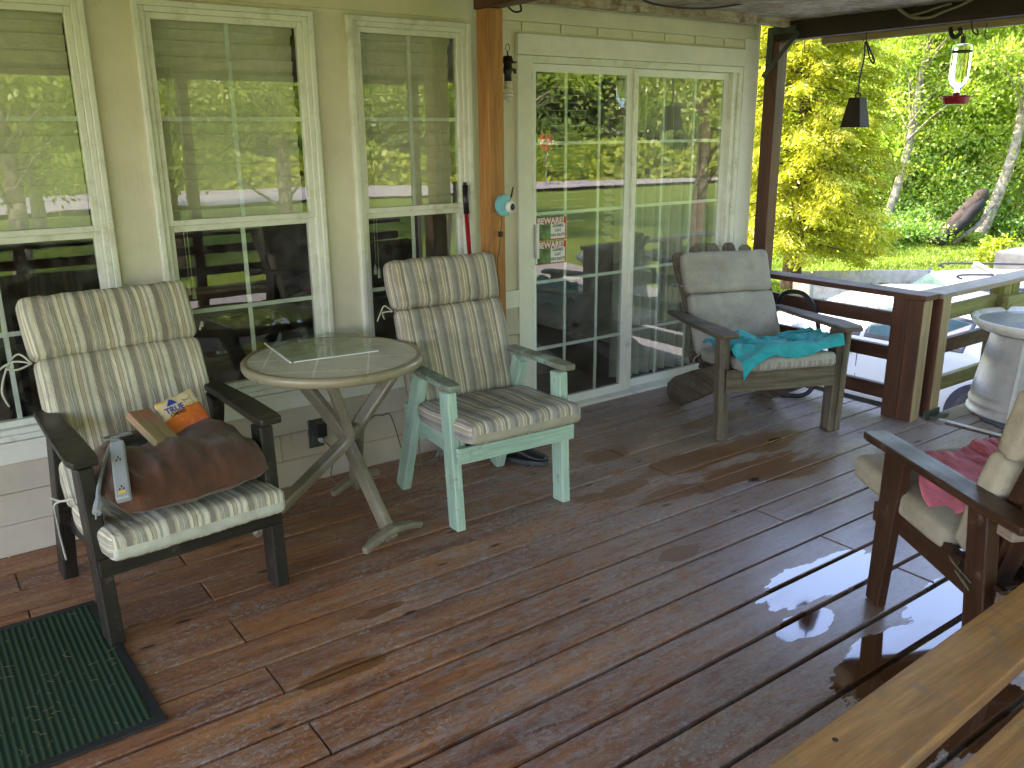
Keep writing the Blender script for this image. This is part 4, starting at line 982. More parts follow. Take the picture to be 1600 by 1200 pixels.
for k in range(5):
    x = -.2 + .1 * k; m = MB(); m.bar((x, .47, .30), (x, .68, .88), .07, .016, (0, 1, -.3)); m.build('back_slat', 'brownwood', bc, bevel=.003)
cc = chair_cushion(C4, T4, 'beige cushion with olive bands on the brown armchair', ['beigecush', 'olivecush'],
    ((-.215, .478), (.33, .435), (.455, .745), (.53, .945)), .57, .10,
    [[(.25, .36, .36), (.29, .42, .34), (.31, .47, .33), (.30, .50, .30), (.32, .44, .35)], [(.25, .36, .36), (.31, .40, .37), (.31, .50, .34)]])
def pfn(u, v):
    x = .20 - .46 * u - .03 * math.sin(v * 5); y = -.12 + .36 * v + .04 * math.sin(u * 5)
    z = .478 - (y + .16) * .08 + .032 + .018 * noise.noise((x * 10 + 4, y * 10, 1)) + .011 * noise.noise((x * 34, y * 10, 5))
    if u < .25: z -= .10 * (1 - u / .25) * max(0, v - .45); x += .03 * (1 - u / .25)
    return (x, y, z)
towel('towel', C4, T4, pfn, 'pink', 'pink towel lying on the beige cushion behind the armrest')

# ------------------------------------------------------------------ things on the dark chair
m = MB()
def pil(u, v, side):
    a = (u - .5) * 2; b = (v - .5) * 2
    ax = math.copysign(abs(a) ** .85, a)
    x = ax * .275; y = b * .222
    # plump profile that falls to the seam
    k = max(0, (1 - abs(a) ** 3.2)) ** .5 * max(0, (1 - abs(b) ** 3.0)) ** .5
    x *= 1 - .10 * abs(b) ** 3; y *= 1 - .12 * abs(a) ** 3
    z = side * ((.104 if side > 0 else .05) * k) 
    q = (x * 9, y * 9, side * 2)
    z += k * side * .022 * noise.noise(q)
    if side > 0:
        edge = max(abs(a), abs(b)) ** 3
        z += .022 * edge * noise.noise((x * 45, y * 12, 3)) * (k + .25) + .014 * noise.noise((x * 16, y * 7, 8)) * k
    if side > 0: z += .011 * math.sin(x * 85 + 3 * noise.noise((x * 8, y * 6, 0))) * max(0, -b - .15) * k + .010 * math.sin((y + x * .4) * 70) * max(0, abs(a) - .55) * k
    y += .010 * noise.noise((x * 14, 0, 0)) * abs(b)
    # drape over the front of the seat
    if b < -.4: z -= .022 * ((-b - .4) / .6) ** 1.6
    return (x, y, z)
m.grid(lambda u, v: pil(u, v, 1), 70, 56); m.grid(lambda u, v: pil(u, v, -1), 70, 56)
pw = tag(m.build('pillow', 'pillow', None, True, merge=True), 'floppy dark brown pillow lying on the striped seat of the dark armchair', 'pillow')
Lc = Matrix.Translation(C1) @ Matrix.Rotation(T1, 4, 'Z')
def on1(x, y, z): return Lc @ Vector((x, y, z))
PZ = .53
pw.location = on1(.005, .135, PZ - .015); pw.rotation_euler = (R(5), 0, T1 + R(6))
PT = PZ + .05
# power strip
ps = empty('power_strip', on1(-.205, .00, .585), T1 + R(-4), 'grey power strip lying at the left of the brown pillow', 'power strip'); ps.rotation_euler = (R(30), R(-8), T1 + R(-20))
m = MB(); m.box((-.022, -.125, 0), (.022, .115, .026), axis=1); m.build('strip_body', 'greyplast', ps, bevel=.006, seg=3)
for y_ in (.035, -.085):
    m = MB()
    for dx, dy in ((-.006, -.005), (.006, -.005), (0, .006)): m.box((dx - .002, y_ + dy - .004, .0262), (dx + .002, y_ + dy + .004, .027), axis=1)
    m.build('socket_slot', 'blackink', ps)
m = MB(); m.box((-.012, -.108, .0262), (.010, -.095, .0268)); m.build('sticker', 'yellow', ps)
m = MB(); m.tube(catmull([on1(-.16, .14, .60), on1(-.15, .19, .63), on1(-.17, .20, .62), on1(-.21, .13, .60), on1(-.25, .06, .57), on1(-.28, .0, .54), on1(-.295, -.04, .515)]), .0075, 8)
pc = tag(m.build('power_cable', 'greyplast', None, True), 'grey power cable with plug trailing left over the armrest side', 'cable')
m = MB(); m.tube([on1(-.285, -.02, .535), on1(-.295, -.045, .515), on1(-.31, -.07, .50)], [.008, .016, .014], 8); m.tube([on1(-.312, -.073, .498), on1(-.32, -.09, .49)], .003, 6)
m.build('plug', 'greyplast', pc)
m = MB(); m.tube(catmull([on1(-.15, .19, .63), on1(-.19, .22, .635), on1(-.13, .25, .63), on1(-.10, .21, .635), on1(-.17, .20, .64)]), .004, 6)
tag(m.build('cable_coil', 'bristle', None, True), 'small loose coil of pale cord behind the wood block', 'cord')
gl = empty('glove', on1(-.09, .15, .595), T1, 'black and navy work glove partly hidden under the wood block', 'glove')
m = MB(); m.tube(catmull([(-.08, .05, 0), (-.03, .03, .008), (.02, .0, .006)]), .028, 9); m.build('glove_cuff', 'blackink', gl, True)
for k in range(3): 
    m = MB(); m.tube(catmull([(-.02 + k * .022, .01, .006), (-.018 + k * .024, -.03, .008), (-.016 + k * .024, -.062 + k * .006, -.004)]), [.011] * 9 + [.010] * 7 + [.006], 8); m.build('finger', 'navy', gl, True)
bk = empty('wood_block', on1(-.045, .165, .655), T1 + R(20), 'short rough offcut of timber with red marks on the brown pillow', 'wood block'); bk.rotation_euler = (R(30), R(8), T1 + R(22))
m = MB(); m.box((-.045, -.082, -.014), (.045, .082, .014), axis=1); m.build('timber', 'blockwood', bk, bevel=.003)
# treat bag
bgm = empty('treat_bag', on1(.085, .235, .665), T1 + R(14), 'orange and yellow bag of cat treats leaning on the striped back cushion', 'bag'); bgm.rotation_euler = (R(52), R(-10), T1 + R(12))
def bagf(side):
    def fn(u, v):
        a = (u - .5) * 2; b = (v - .5) * 2
        k = (1 - a * a) ** .5 * (1 - abs(b) ** 4) ** .5 if abs(b) < 1 else 0
        return (a * .076, b * .066, side * .016 * k + .003 * side * noise.noise((a * 3, b * 5, side)))
    return fn
def bagmat():
    s = NT('treat_bag_print'); c = s.n('ShaderNodeTexCoord'); x = s.n('ShaderNodeSeparateXYZ'); s.l(c.outputs['Object'], x.inputs[0])
    yy = s.math('ADD', x.outputs[1], s.math('MULTIPLY', s.math('SINE', s.math('MULTIPLY', s.math('ADD', x.outputs[0], .08), 14)), -.022))
    col = s.ramp(s.math('ADD', s.math('MULTIPLY', yy, 6), .5), [(.0, (.62, .10, .02)), (.42, (.75, .20, .04)), (.45, (.80, .55, .25)), (.50, (.74, .63, .48)), (.80, (.78, .58, .28)), (.86, (.85, .50, .06))])
    col = s.mix(s.ramp(s.noise(s.coord('Object'), 60, 5, .7), [(.55, 0.), (.75, .45)]), col, (.85, .45, .2))
    s.set(Base_Color=col, Roughness=.3); s.bump(s.noise(s.coord('Object'), 35, 4), .4, .003); return s.m
MT['bag'] = bagmat()
m = MB(); m.grid(bagf(1), 24, 20); m.grid(bagf(-1), 24, 20); m.build('pouch', 'bag', bgm, True, merge=True)
m = MB(); m.prism([(-.022, 0), (.018, 0), (.006, .016), (-.002, .022), (-.014, .010)], .0008, lambda a, b, c: (a - .022, b + .036, .0165 + c)); m.build('emblem', 'blueink', bgm)
text_mesh('lettering', 'TRUE', .030, 'blueink', bgm, Matrix.Translation((-.024, .018, .0172)) @ Matrix.Rotation(R(-3), 4, 'Z'), bold=.0006)
text_mesh('lettering', 'CHEWS', .017, 'blackink', bgm, Matrix.Translation((-.022, -.001, .0172)) @ Matrix.Rotation(R(-3), 4, 'Z'), bold=.0003)
m = MB(); a0 = [(.020, .008), (.022, .026), (.018, .040), (.030, .032), (.040, .033), (.050, .044), (.048, .028), (.052, .012), (.036, .002)]
m.tube([(a, b, .0155) for a, b in a0 + a0[:1]], .0008, 5); m.tube([(.015, .016, .0155), (.032, .017, .016), (.056, .014, .0145)], .0005, 4); m.build('cat_drawing', 'brownink', bgm)

# ------------------------------------------------------------------ round table
TC = Vector((1.43, 3.225, 0))
tbl = empty('round_table', TC, 0, 'round tiled patio table on crossed tan metal legs', 'table')
m = MB(); m.lathe([(.001, .700), (.34, .700), (.352, .693), (.362, .696), (.368, .706), (.368, .722), (.362, .730), (.352, .733), (.345, .728), (.338, .7275), (.001, .7275)][0:1] + [(.30, .700), (.345, .690), (.362, .694), (.369, .706), (.369, .724), (.362, .732), (.350, .734), (.341, .7285)], 72); m.build('table_rim', 'tablerim', tbl, True)
m = MB(); m.lathe([(.001, .7295), (.342, .7295), (.342, .715), (.001, .715)], 72, cap=False); m.build('table_top', 'tile', tbl)
knee_z = .40
def table_leg(top, knee, foot, toe):
    m = MB(); pts = catmull([Vector(top) - TC, Vector(top) * .5 + Vector(knee) * .5 - TC, Vector(knee) - TC, Vector(foot) * .5 + Vector(knee) * .5 - TC, Vector(foot) - TC], 6)
    # straight members with a rounded bend
    P0, K, F0 = Vector(top) - TC, Vector(knee) - TC, Vector(foot) - TC
    pts = [P0, P0.lerp(K, .5), P0.lerp(K, .9), (P0.lerp(K, .97) + F0.lerp(K, .97)) / 2, F0.lerp(K, .9), F0.lerp(K, .5), F0]
    m.sweep(pts, .040, .060, up=(F0 - K).cross(P0 - K)); m.build('leg', 'tableleg', tbl, bevel=.012, seg=3)
    m = MB(); t = Vector(toe).normalized()
    a, b = F0 - t * .16, F0 + t * .16
    out = Vector((F0.x, F0.y, 0)).normalized() * .02
    m.sweep([a + Vector((0, 0, .012)) + out * .4, a.lerp(F0, .35) + Vector((0, 0, .028)), F0 + Vector((0, 0, .05)), b.lerp(F0, .35) + Vector((0, 0, .028)), b + Vector((0, 0, .012)) + out * .4], .05, .03, widths=[.55, .8, 1.2, .8, .55]); m.build('foot', 'tableleg', tbl, bevel=.01, seg=3)
table_leg((1.33, 3.06, .695), (1.44, 3.13, .40), (1.04, 3.26, .03), (.5, -.85, 0))
table_leg((1.69, 3.12, .695), (1.50, 3.19, .42), (1.60, 3.46, .03), (1, .4, 0))
table_leg((1.30, 3.44, .695), (1.44, 3.20, .40), (1.47, 2.86, .03), (1, .27, 0))
m = MB(); m.lathe([(.001, .03), (.03, .028), (.034, .0), (.03, -.03), (.001, -.032)], 20, (1.465 - TC.x, 3.17 - TC.y, .41)); m.build('hub', 'tableleg', tbl, True)
gs = empty('glass_sheet', (1.50, 3.385, .7345), 0, 'loose sheet of glass lying on the tiled table top', 'glass sheet')
m = MB(); m.prism([(-.22, .20), (-.255, -.17), (.10, -.215), (.185, .13), (.09, .235)], .004, lambda a, b, c: (a, b, c)); m.build('glass', 'winglass_sheet', gs)
m = MB(); m.bar((-.222, .21, .003), (-.262, -.18, .003), .007, .006); m.bar((-.25, -.181, .003), (.105, -.222, .003), .006, .005); m.build('edge_bead', 'white', gs)

# ------------------------------------------------------------------ floor things
dm = MB(); dm.prism([(-.36, -.02), (.38, -.008), (.40, -.79), (-.36, -.81)], .009, lambda a, b, c: (a, b, c)); 
mt = empty('doormat', (0, 3.10, .003), R(0), 'dark green ribbed doormat littered with dry grass', 'doormat')
dm.build('mat_pile', 'doormat', mt, bevel=.002)
m = MB(); m.bar((.385, -.0, .004), (.405, -.80, .004), .045, .007); m.bar((-.36, -.815, .004), (.425, -.805, .004), .035, .0065); m.bar((-.36, .005, .004), (.40, .008, .004), .03, .0065); m.build('mat_edge', 'blackrub', mt, bevel=.002)
random.seed(11)
m = MB()
for i in range(70):
    x, y_ = random.gauss(.2, .13), random.gauss(-.5, .2)
    if not (-.3 < x < .38 and -.78 < y_ < -.03): continue
    a = random.random() * 6.28; L = random.uniform(.008, .035); m.tube([(x, y_, .0115), (x + math.cos(a) * L * .5, y_ + math.sin(a) * L * .5, .0135), (x + math.cos(a + .3) * L, y_ + math.sin(a + .3) * L, .0115)], .0008, 4)
sg_ = m.build('dry_grass', 'straw', None) if 'straw' in MT else None
MT['straw'] = plain('straw', (.20, .16, .07), .8)
if sg_ is None: sg_ = m.build('dry_grass', 'straw', None)
sg_.location = (0, 3.10, .003); tag(sg_, 'bits of dry grass scattered on the doormat', 'grass', kind='stuff')

sh = empty('shoe', (2.45, 3.30, 0), R(-62), 'black shoe under the mint armchair', 'shoe')
def shoe_ring(x, w, h0, h1): return [(x, w * math.cos(a), (h0 + h1) / 2 + (h1 - h0) / 2 * math.sin(a)) for a in [i * math.pi / 8 for i in range(16)]]
m = MB(); m.ring_mesh([shoe_ring(-.14, .02, .03, .05), shoe_ring(-.13, .036, .02, .095), shoe_ring(-.09, .042, .018, .12), shoe_ring(-.03, .043, .018, .115), shoe_ring(.03, .047, .018, .085), shoe_ring(.08, .048, .018, .065), shoe_ring(.12, .04, .018, .055), shoe_ring(.145, .02, .022, .042)]); m.build('upper', 'shoe', sh, True, sub=1)
m = MB(); m.prism([(.15 * math.cos(a) + .0, (.045 + .006 * math.cos(a)) * math.sin(a)) for a in [i * math.pi / 14 for i in range(28)]], .026, lambda a, b, c: (a, b, c)); m.build('sole', 'shoesole', sh, bevel=.006)
br = empty('scrub_brush', (2.20, 3.60, 0), 0, 'brush head with splayed grey bristles on the deck behind the mint armchair', 'brush')
m = MB(); m.bar((-.01, .08, .055), (.11, .03, .05), .05, .03); m.build('brush_back', 'black', br, bevel=.006)
m = MB(); random.seed(4)
for i in range(140):
    t = random.random(); x0 = Vector((-.01 + .11 * t, .07 - .05 * t, .045)); x1 = x0 + Vector((random.gauss(-.05, .018), random.gauss(-.05, .012), -.04)); m.tube([x0, x0.lerp(x1, .5) + Vector((0, 0, .008)), x1], .0012, 3)
m.build('bristles', 'bristle', br)
m = MB(); m.tube(catmull([(2.11, 3.56, .008), (2.07, 3.56, .02), (2.02, 3.53, .012), (1.99, 3.50, .008), (1.975, 3.5, .05), (1.96, 3.48, .2), (1.955, 3.44, .33)]), .003, 6)
tag(m.build('loose_cord', 'tanrope', None, True), 'thin loose cord running down behind the mint chair leg', 'cord')
# leaves on deck
for i, (x, y_, r_l, lab) in enumerate(((3.62, 2.86, .02, 'small yellow green leaf on the wet boards by the grey chair leg'), (3.18, 2.42, .025, 'curled brown leaf on the boards between the puddles'))):
    m = MB(); m.prism([(r_l * (1 + .35 * math.cos(5 * a)) * math.cos(a), r_l * .7 * (1 + .35 * math.cos(5 * a)) * math.sin(a)) for a in [k * math.pi / 15 for k in range(30)]], .001, lambda a, b, c: (a, b, c + .12 * abs(a)))
    o = tag(m.build('fallen_leaf', 'yleaf' if i == 0 and 'yleaf' in MT else ('straw' if i == 0 else 'rust'), None), lab, 'leaf'); o.location = (x, y_, .003)

# foreground bench of two planks
bn = empty('bench', (1.6, .7, 0), 0, 'bare plank bench across the bottom right corner', 'bench')
def bch(m, name, mat, **k):
    o = m.build(name, mat, bn, **k)
    for v in o.data.vertices: v.co -= Vector((1.6, .7, 0))
m = MB(); m.prism([(.75, .806), (2.9, .882), (2.9, .742), (.75, .640)], .038, lambda a, b, c: (a, b, .412 + c)); bch(m, 'plank', 'bench', bevel=.004)
m = MB(); m.prism([(.75, .575), (2.9, .665), (2.9, .53), (.75, .44)], .038, lambda a, b, c: (a, b, .412 + c)); bch(m, 'plank', 'bench', bevel=.004)
for xx in (.85, 2.75):
    m = MB(); m.box((xx, .46, 0), (xx + .04, .54, .411), axis=2); m.box((xx, .70, 0), (xx + .04, .78, .411), axis=2); bch(m, 'leg', 'bench', bevel=.003)
m = MB()
for (x, y_) in ((1.02, .79), (1.05, .762), (1.03, .70), (1.35, .79)): m.lathe([(.001, .4508), (.006, .4508), (.0065, .4504)], 10, (x, y_, 0))
bch(m, 'screw_head', 'wire')

# ------------------------------------------------------------------ vehicles
def car(name, loc, rz, label, L_, W_, st, glass_st, wind, rear, wheels, rw, roof=None):
    """st: stations (x, z_belt, hw, z_top, hw_top); x from the nose (0) back"""
    root = empty(name, loc, rz, label, 'car', 'white cars parked beside the deck')
    m = MB(); rings = []
    for (x, zb, hw, zt, ht) in st:
        rings.append([(x, -hw * .93, .22), (x, -hw, .32), (x, -hw * 1.01, .55), (x, -hw, zb - .06), (x, -hw * .975, zb), (x, -ht, zt - .045), (x, -ht * .86, zt - .008), (x, 0, zt + .01),
                      (x, ht * .86, zt - .008), (x, ht, zt - .045), (x, hw * .975, zb), (x, hw, zb - .06), (x, hw * 1.01, .55), (x, hw, .32), (x, hw * .93, .22)])
    m.ring_mesh(rings); m.build('body', 'carpaint', root, True, bevel=.02)
    def patch(a, b, i0, i1, off, marg):
        """quad patch between ring i0/i1 of stations a,b"""
        A0, A1, B0, B1 = Vector(rings[a][i0]), Vector(rings[a][i1]), Vector(rings[b][i0]), Vector(rings[b][i1])
        mx, mz = marg; f = lambda u, v: (A0.lerp(B0, u)).lerp(A1.lerp(B1, u), v)
        pts = [f(mx, mz), f(1 - mx, mz), f(1 - mx, 1 - mz), f(mx, 1 - mz)]
        n = (pts[1] - pts[0]).cross(pts[3] - pts[0]).normalized()
        if n.dot((pts[0] + pts[2]) / 2 - Vector(((rings[a][0][0] + rings[b][0][0]) / 2, 0, .9))) < 0: n = -n
        return [p + n * off for p in pts], n
    for (a, b) in glass_st:
        for i0, i1 in ((4, 5), (10, 9)):
            p, n = patch(a, b, i0, i1, .006, (.04, .08)); m = MB(); m.ring_mesh([[q - n * .03 for q in p], p]); s_ = m.build('side_window', 'cartrim', root, bevel=.01)
            p2, n = patch(a, b, i0, i1, .010, (.09, .16)); m = MB(); m.ring_mesh([[q - n * .02 for q in p2], p2]); m.build('pane', 'carglass', s_, bevel=.01)
    for (a, b), nm in ((wind, 'windshield'), (rear, 'rear_window')):
        A, B = rings[a], rings[b]; m = MB()
        pl = Vector(A[6]).lerp(Vector(B[6]), .08); pr_ = Vector(A[8]).lerp(Vector(B[8]), .08); ql = Vector(A[6]).lerp(Vector(B[6]), .92); qr = Vector(A[8]).lerp(Vector(B[8]), .92); up = Vector((0, 0, .018))
        m.ring_mesh([[p - up * 2 for p in (pl, pr_, qr, ql)], [p + up for p in (pl, pr_, qr, ql)]]); m.build(nm, 'carglass', root, bevel=.01)
    for x in wheels:
        for s in (-1, 1):
            y_ = s * (W_ / 2 - .10); m = MB(); m.lathe([(rw + .07, 0), (rw + .07, .118), (rw - .02, .120), (rw - .02, 0)], 36, (x, y_, rw), axis=(0, s, 0)); m.build('wheel_arch', 'cartrim', root)
            m = MB(); m.lathe([(rw * .62, -.1), (rw * .96, -.1), (rw, -.06), (rw, .09), (rw * .95, .126), (rw * .62, .128)], 36, (x, y_, rw), axis=(0, s, 0)); wh = m.build('wheel', 'tyre', root, True)
            m = MB(); m.lathe([(.001, .10), (rw * .2, .112), (rw * .28, .085), (rw * .6, .10), (rw * .64, .122)], 24, (x, y_, rw), axis=(0, s, 0)); m.build('rim', 'rim', wh, True)
    for s in (-1, 1):
        mi_ = st[wind[0]]; m = MB(); mx_ = (st[wind[0]][0] * .35 + st[wind[1]][0] * .65)
        m.box((mx_ - .06, s * (W_ / 2 + .02), mi_[1] + .02), (mx_ + .04, s * (W_ / 2 + .19), mi_[1] + .16)); m.build('mirror', 'carpaint', root, bevel=.03, seg=3)
        for g in glass_st[:2]:
            xx = (st[g[0]][0] * .25 + st[g[1]][0] * .75); m = MB(); zz = st[g[0]][1] - .13
            m.lathe([(.001, .010), (.06, .006), (.07, 0)], 18, (xx - .0, s * (W_ / 2 - .002), zz), axis=(0, s, 0)); m.tube([(xx - .07, s * (W_ / 2 + .022), zz), (xx + .07, s * (W_ / 2 + .022), zz)], .011, 8); m.build('door_handle', 'carpaint', root, True)
            m = MB(); m.box((st[g[1]][0] - .004, s * (W_ / 2 + .0045), .34), (st[g[1]][0] + .004, s * (W_ / 2 + .0075), st[g[1]][1] - .07), axis=2); m.build('door_seam', 'cartrim', root)
        m = MB(); m.box((.02, s * (W_ / 2 - .40), .58), (.20, s * (W_ / 2 - .10), .72)); m.build('headlight', 'lamp_clear', root, bevel=.04)
        m = MB(); m.box((L_ - .12, s * (W_ / 2 - .28), .70), (L_ - .0, s * (W_ / 2 - .08), .95)); m.build('tail_light', 'lamp_red', root, bevel=.03)
    m = MB(); m.box((-.03, -W_ / 2 + .15, .28), (.10, W_ / 2 - .15, .48)); m.build('bumper', 'cartrim', root, bevel=.04)
    if roof:
        x0, x1, zr, hh = roof
        rk = MB()
        for s in (-1, 1): rk.tube(catmull([(x0, s * hh, zr - .02), (x0 + .12, s * hh, zr + .05), (x1 - .12, s * hh, zr + .05), (x1, s * hh, zr - .03)]), .016, 8)
        r0 = rk.build('roof_rack', 'cartrim', root, True)
        for xx in (x0 + .45, x1 - .45):
            m = MB(); m.box((xx - .035, -hh, zr + .055), (xx + .035, hh, zr + .085), axis=1); m.build('crossbar', 'greyplast', r0, bevel=.01)
            for s in (-1, 1): m = MB(); m.prism([(-.06, -.01), (.06, -.01), (.035, .085), (-.035, .085)], .05, lambda a, b, c, s=s, xx=xx: (xx + a, s * hh - .025 + c, zr + b)); m.build('rack_foot', 'greyplast', r0, bevel=.008)
    return root
# sedan: rear towards -Y (near), nose away
SED = [(0, .60, .62, .66, .50), (.12, .68, .78, .74, .64), (.5, .78, .85, .84, .72), (1.05, .86, .87, .93, .74), (1.75, .90, .88, 1.36, .60), (2.25, .91, .88, 1.42, .61), (2.9, .92, .88, 1.42, .61), (3.45, .94, .87, 1.36, .58), (4.05, .93, .85, .99, .66), (4.55, .86, .80, .93, .66), (4.68, .72, .72, .76, .60)]
car('parked_car', (9.83, 7.75, GZ - .33), R(-90) , 'white sedan parked right behind the deck railing', 4.68, 1.76, SED, [(4, 5), (5, 6), (6, 7)], (3, 4), (7, 8), (.92, 3.72), .32)
SUV = [(0, .70, .66, .76, .54), (.12, .82, .80, .88, .66), (.5, .94, .88, 1.00, .74), (1.05, 1.00, .90, 1.08, .76), (1.75, 1.03, .91, 1.62, .66), (2.35, 1.04, .91, 1.68, .67), (3.1, 1.05, .91, 1.68, .67), (3.95, 1.06, .90, 1.66, .65), (4.45, 1.04, .88, 1.52, .62), (4.62, .85, .84, .92, .70)]
car('parked_car', (11.75, 8.0, GZ - .84), R(-50), 'white station wagon with a roof rack parked farther from the deck', 4.62, 1.82, SUV, [(4, 5), (5, 6), (6, 7)], (3, 4), (7, 8), (.9, 3.65), .35, (1.9, 4.3, 1.69, .58))
tr_ = empty('utility_trailer', (14.6, 8.8, ground_z(14.6, 8.8)), R(-36), 'pale open trailer with low white sides beyond the cars', 'trailer')
m = MB(); m.box((-1.4, -.8, .25), (1.4, .8, .32)); m.build('bed', 'trailer', tr_)
for a, b in (((-1.4, -.82, .32), (1.4, -.79, .60)), ((-1.4, .79, .32), (1.4, .82, .60)), ((-1.42, -.79, .32), (-1.39, .79, .60)), ((1.39, -.79, .32), (1.42, .79, .60))):
    m = MB(); m.box(a, b); m.build('side_panel', 'trailer', tr_, bevel=.005)
for s in (-1, 1): m = MB(); m.lathe([(.001, .1), (.14, .1), (.22, .08), (.23, -.05), (.001, -.05)], 28, (0, s * .92, .23), axis=(0, s, 0)); m.build('wheel', 'tyre', tr_, True)
m = MB()
for sx_ in (-1.41, 1.41):
    for sy in (-.81, .81): m.box((sx_ - .03, sy - .03, .2), (sx_ + .03, sy + .03, .63), axis=2)
m.build('stake', 'greyplast', tr_)

# ------------------------------------------------------------------ vegetation
def leaves_mesh(name, pts, size, mat, parent, seed, aspect=1.6, droop=None, norm_up=.0):
    rng = np.random.default_rng(seed); n = len(pts)
    d = rng.normal(size=(n, 3)); 
    if droop is not None: d = droop + .35 * d
    d /= np.linalg.norm(d, axis=1)[:, None]
    e = rng.normal(size=(n, 3)); e[:, 2] += norm_up; e = np.cross(d, e); e /= np.linalg.norm(e, axis=1)[:, None]
    s = (size * rng.uniform(.6, 1.35, n))[:, None]
    a = pts - d * s * aspect * .5; b = pts + e * s * .5; c = pts + d * s * aspect * .5; dd = pts - e * s * .5
    v = np.stack([a, b, c, dd], 1).reshape(-1, 3)
    me = bpy.data.meshes.new(name); me.vertices.add(4 * n); me.vertices.foreach_set('co', v.ravel())
    me.loops.add(4 * n); me.loops.foreach_set('vertex_index', np.arange(4 * n)); me.polygons.add(n)
    me.polygons.foreach_set('loop_start', np.arange(0, 4 * n, 4)); me.polygons.foreach_set('loop_total', np.full(n, 4))
    me.update(); me.validate(); me.materials.append(MT[mat])
    o = bpy.data.objects.new(name, me); COL.objects.link(o); o.parent = parent; return o

def trunk(m, pts, r0, r1, n=9):
    pp = catmull(pts, 5); m.tube(pp, [r0 + (r1 - r0) * i / (len(pp) - 1) for i in range(len(pp))], n)

def broadleaf(loc, h, cr_, lab, seed, nleaf=9000, size=.10, mat='l_alder', bark='bark', lean=(0, 0), tr=.12, base=.12, group='leafy trees beyond the lawn', clumps=70, name='alder_tree'):
    rng = np.random.default_rng(seed); rnd = random.Random(seed)
    root = empty(name, loc, 0, lab, 'tree', group)
    m = MB(); top = Vector((lean[0], lean[1], h * .95))
    tp = [Vector((0, 0, -.1)), top * .3 + Vector((rnd.uniform(-.15, .15), rnd.uniform(-.15, .15), 0)), top * .62 + Vector((rnd.uniform(-.3, .3), rnd.uniform(-.3, .3), 0)), top]
    trunk(m, tp, tr, tr * .25)
    C_ = []
    for k in range(clumps):
        t = base + (1 - base) * rnd.random() ** .8; a = rnd.random() * 6.283; env = cr_ * (.55 + .45 * math.sin(min(1, t * 1.15) * math.pi)) * rnd.uniform(.35, 1.05)
        c0 = top * t + Vector((math.cos(a) * env, math.sin(a) * env, rnd.uniform(-.2, .5)))
        C_.append((c0, rnd.uniform(.28, .62) * cr_ / 2.2))
        if k < clumps * .35:
            st_ = top * max(.1, t - .15); trunk(m, [st_, (st_ + c0) / 2 + Vector((0, 0, .12)), c0], tr * .28 * (1 - t * .6), .008, 5)
    m.build('trunk', bark, root, True)
    P_ = []
    for c0, r0 in C_:
        k = max(8, int(nleaf / clumps)); q = rng.normal(size=(k, 3)) * np.array([r0, r0, r0 * .62]) * .72 + np.array(c0); P_.append(q)
    P_ = np.concatenate(P_); leaves_mesh('crown', P_, size, mat, root, seed)
    return root

def cedar(loc, h, rad, lab, seed, nb=190, mat='l_cedar', per=190, size=.075, name='cedar_tree', group=None, z0=.11, sprayl=.6):
    rng = np.random.default_rng(seed); rnd = random.Random(seed)
    root = empty(name, loc, 0, lab, 'tree', group)
    m = MB(); trunk(m, [(0, 0, -.1), (.03, 0, h * .4), (0, .04, h)], .19 * h / 8, .02, 10)
    P_ = []; D_ = []
    for b in range(nb):
        t = z0 + (1 - z0) * (b + rnd.random()) / nb; z = h * t; a = b * 2.399 + rnd.uniform(-.4, .4); L = rad * (1 - t) ** .75 * rnd.uniform(.7, 1.12) * (1 if t > .12 else .75) + .15
        dx, dy = math.cos(a), math.sin(a)
        pts = []
        for k in range(9):
            s = k / 8; pts.append(Vector((dx * L * s, dy * L * s, z + .30 * L * s - .52 * L * s * s + .12 * L * s ** 4)))
        if b % 2 == 0: m.tube(pts[:7], [.022 * (1 - k / 8) + .005 for k in range(7)], 4)
        n = int(per * (.4 + L / rad))
        s = rng.random(n) ** .55; idx = s * 8; i0 = np.clip(idx.astype(int), 0, 7); f = (idx - i0)[:, None]; A = np.array([tuple(p) for p in pts])
        base_ = A[i0] * (1 - f) + A[i0 + 1] * f
        wside = (.10 + .36 * np.sin(s * np.pi * .9)) * L * sprayl * .6
        lat = rng.normal(size=n) * wside * .6; hang = np.abs(lat) * .42 + np.abs(rng.normal(size=n)) * .07
        q = base_ + np.stack([-dy * lat, dx * lat, -hang + rng.normal(size=n) * .02], 1)
        q[:, 0] += dx * np.abs(lat) * .5; q[:, 1] += dy * np.abs(lat) * .5
        P_.append(q); sg2 = np.sign(lat); D_.append(np.stack([dx * .7 - dy * sg2 * .7, dy * .7 + dx * sg2 * .7, np.full(n, -.45)], 1))
    m.build('trunk', 'barkdk', root, True)
    leaves_mesh('crown', np.concatenate(P_), size, mat, root, seed, 2.6, droop=np.concatenate(D_), norm_up=2.0)
    return root

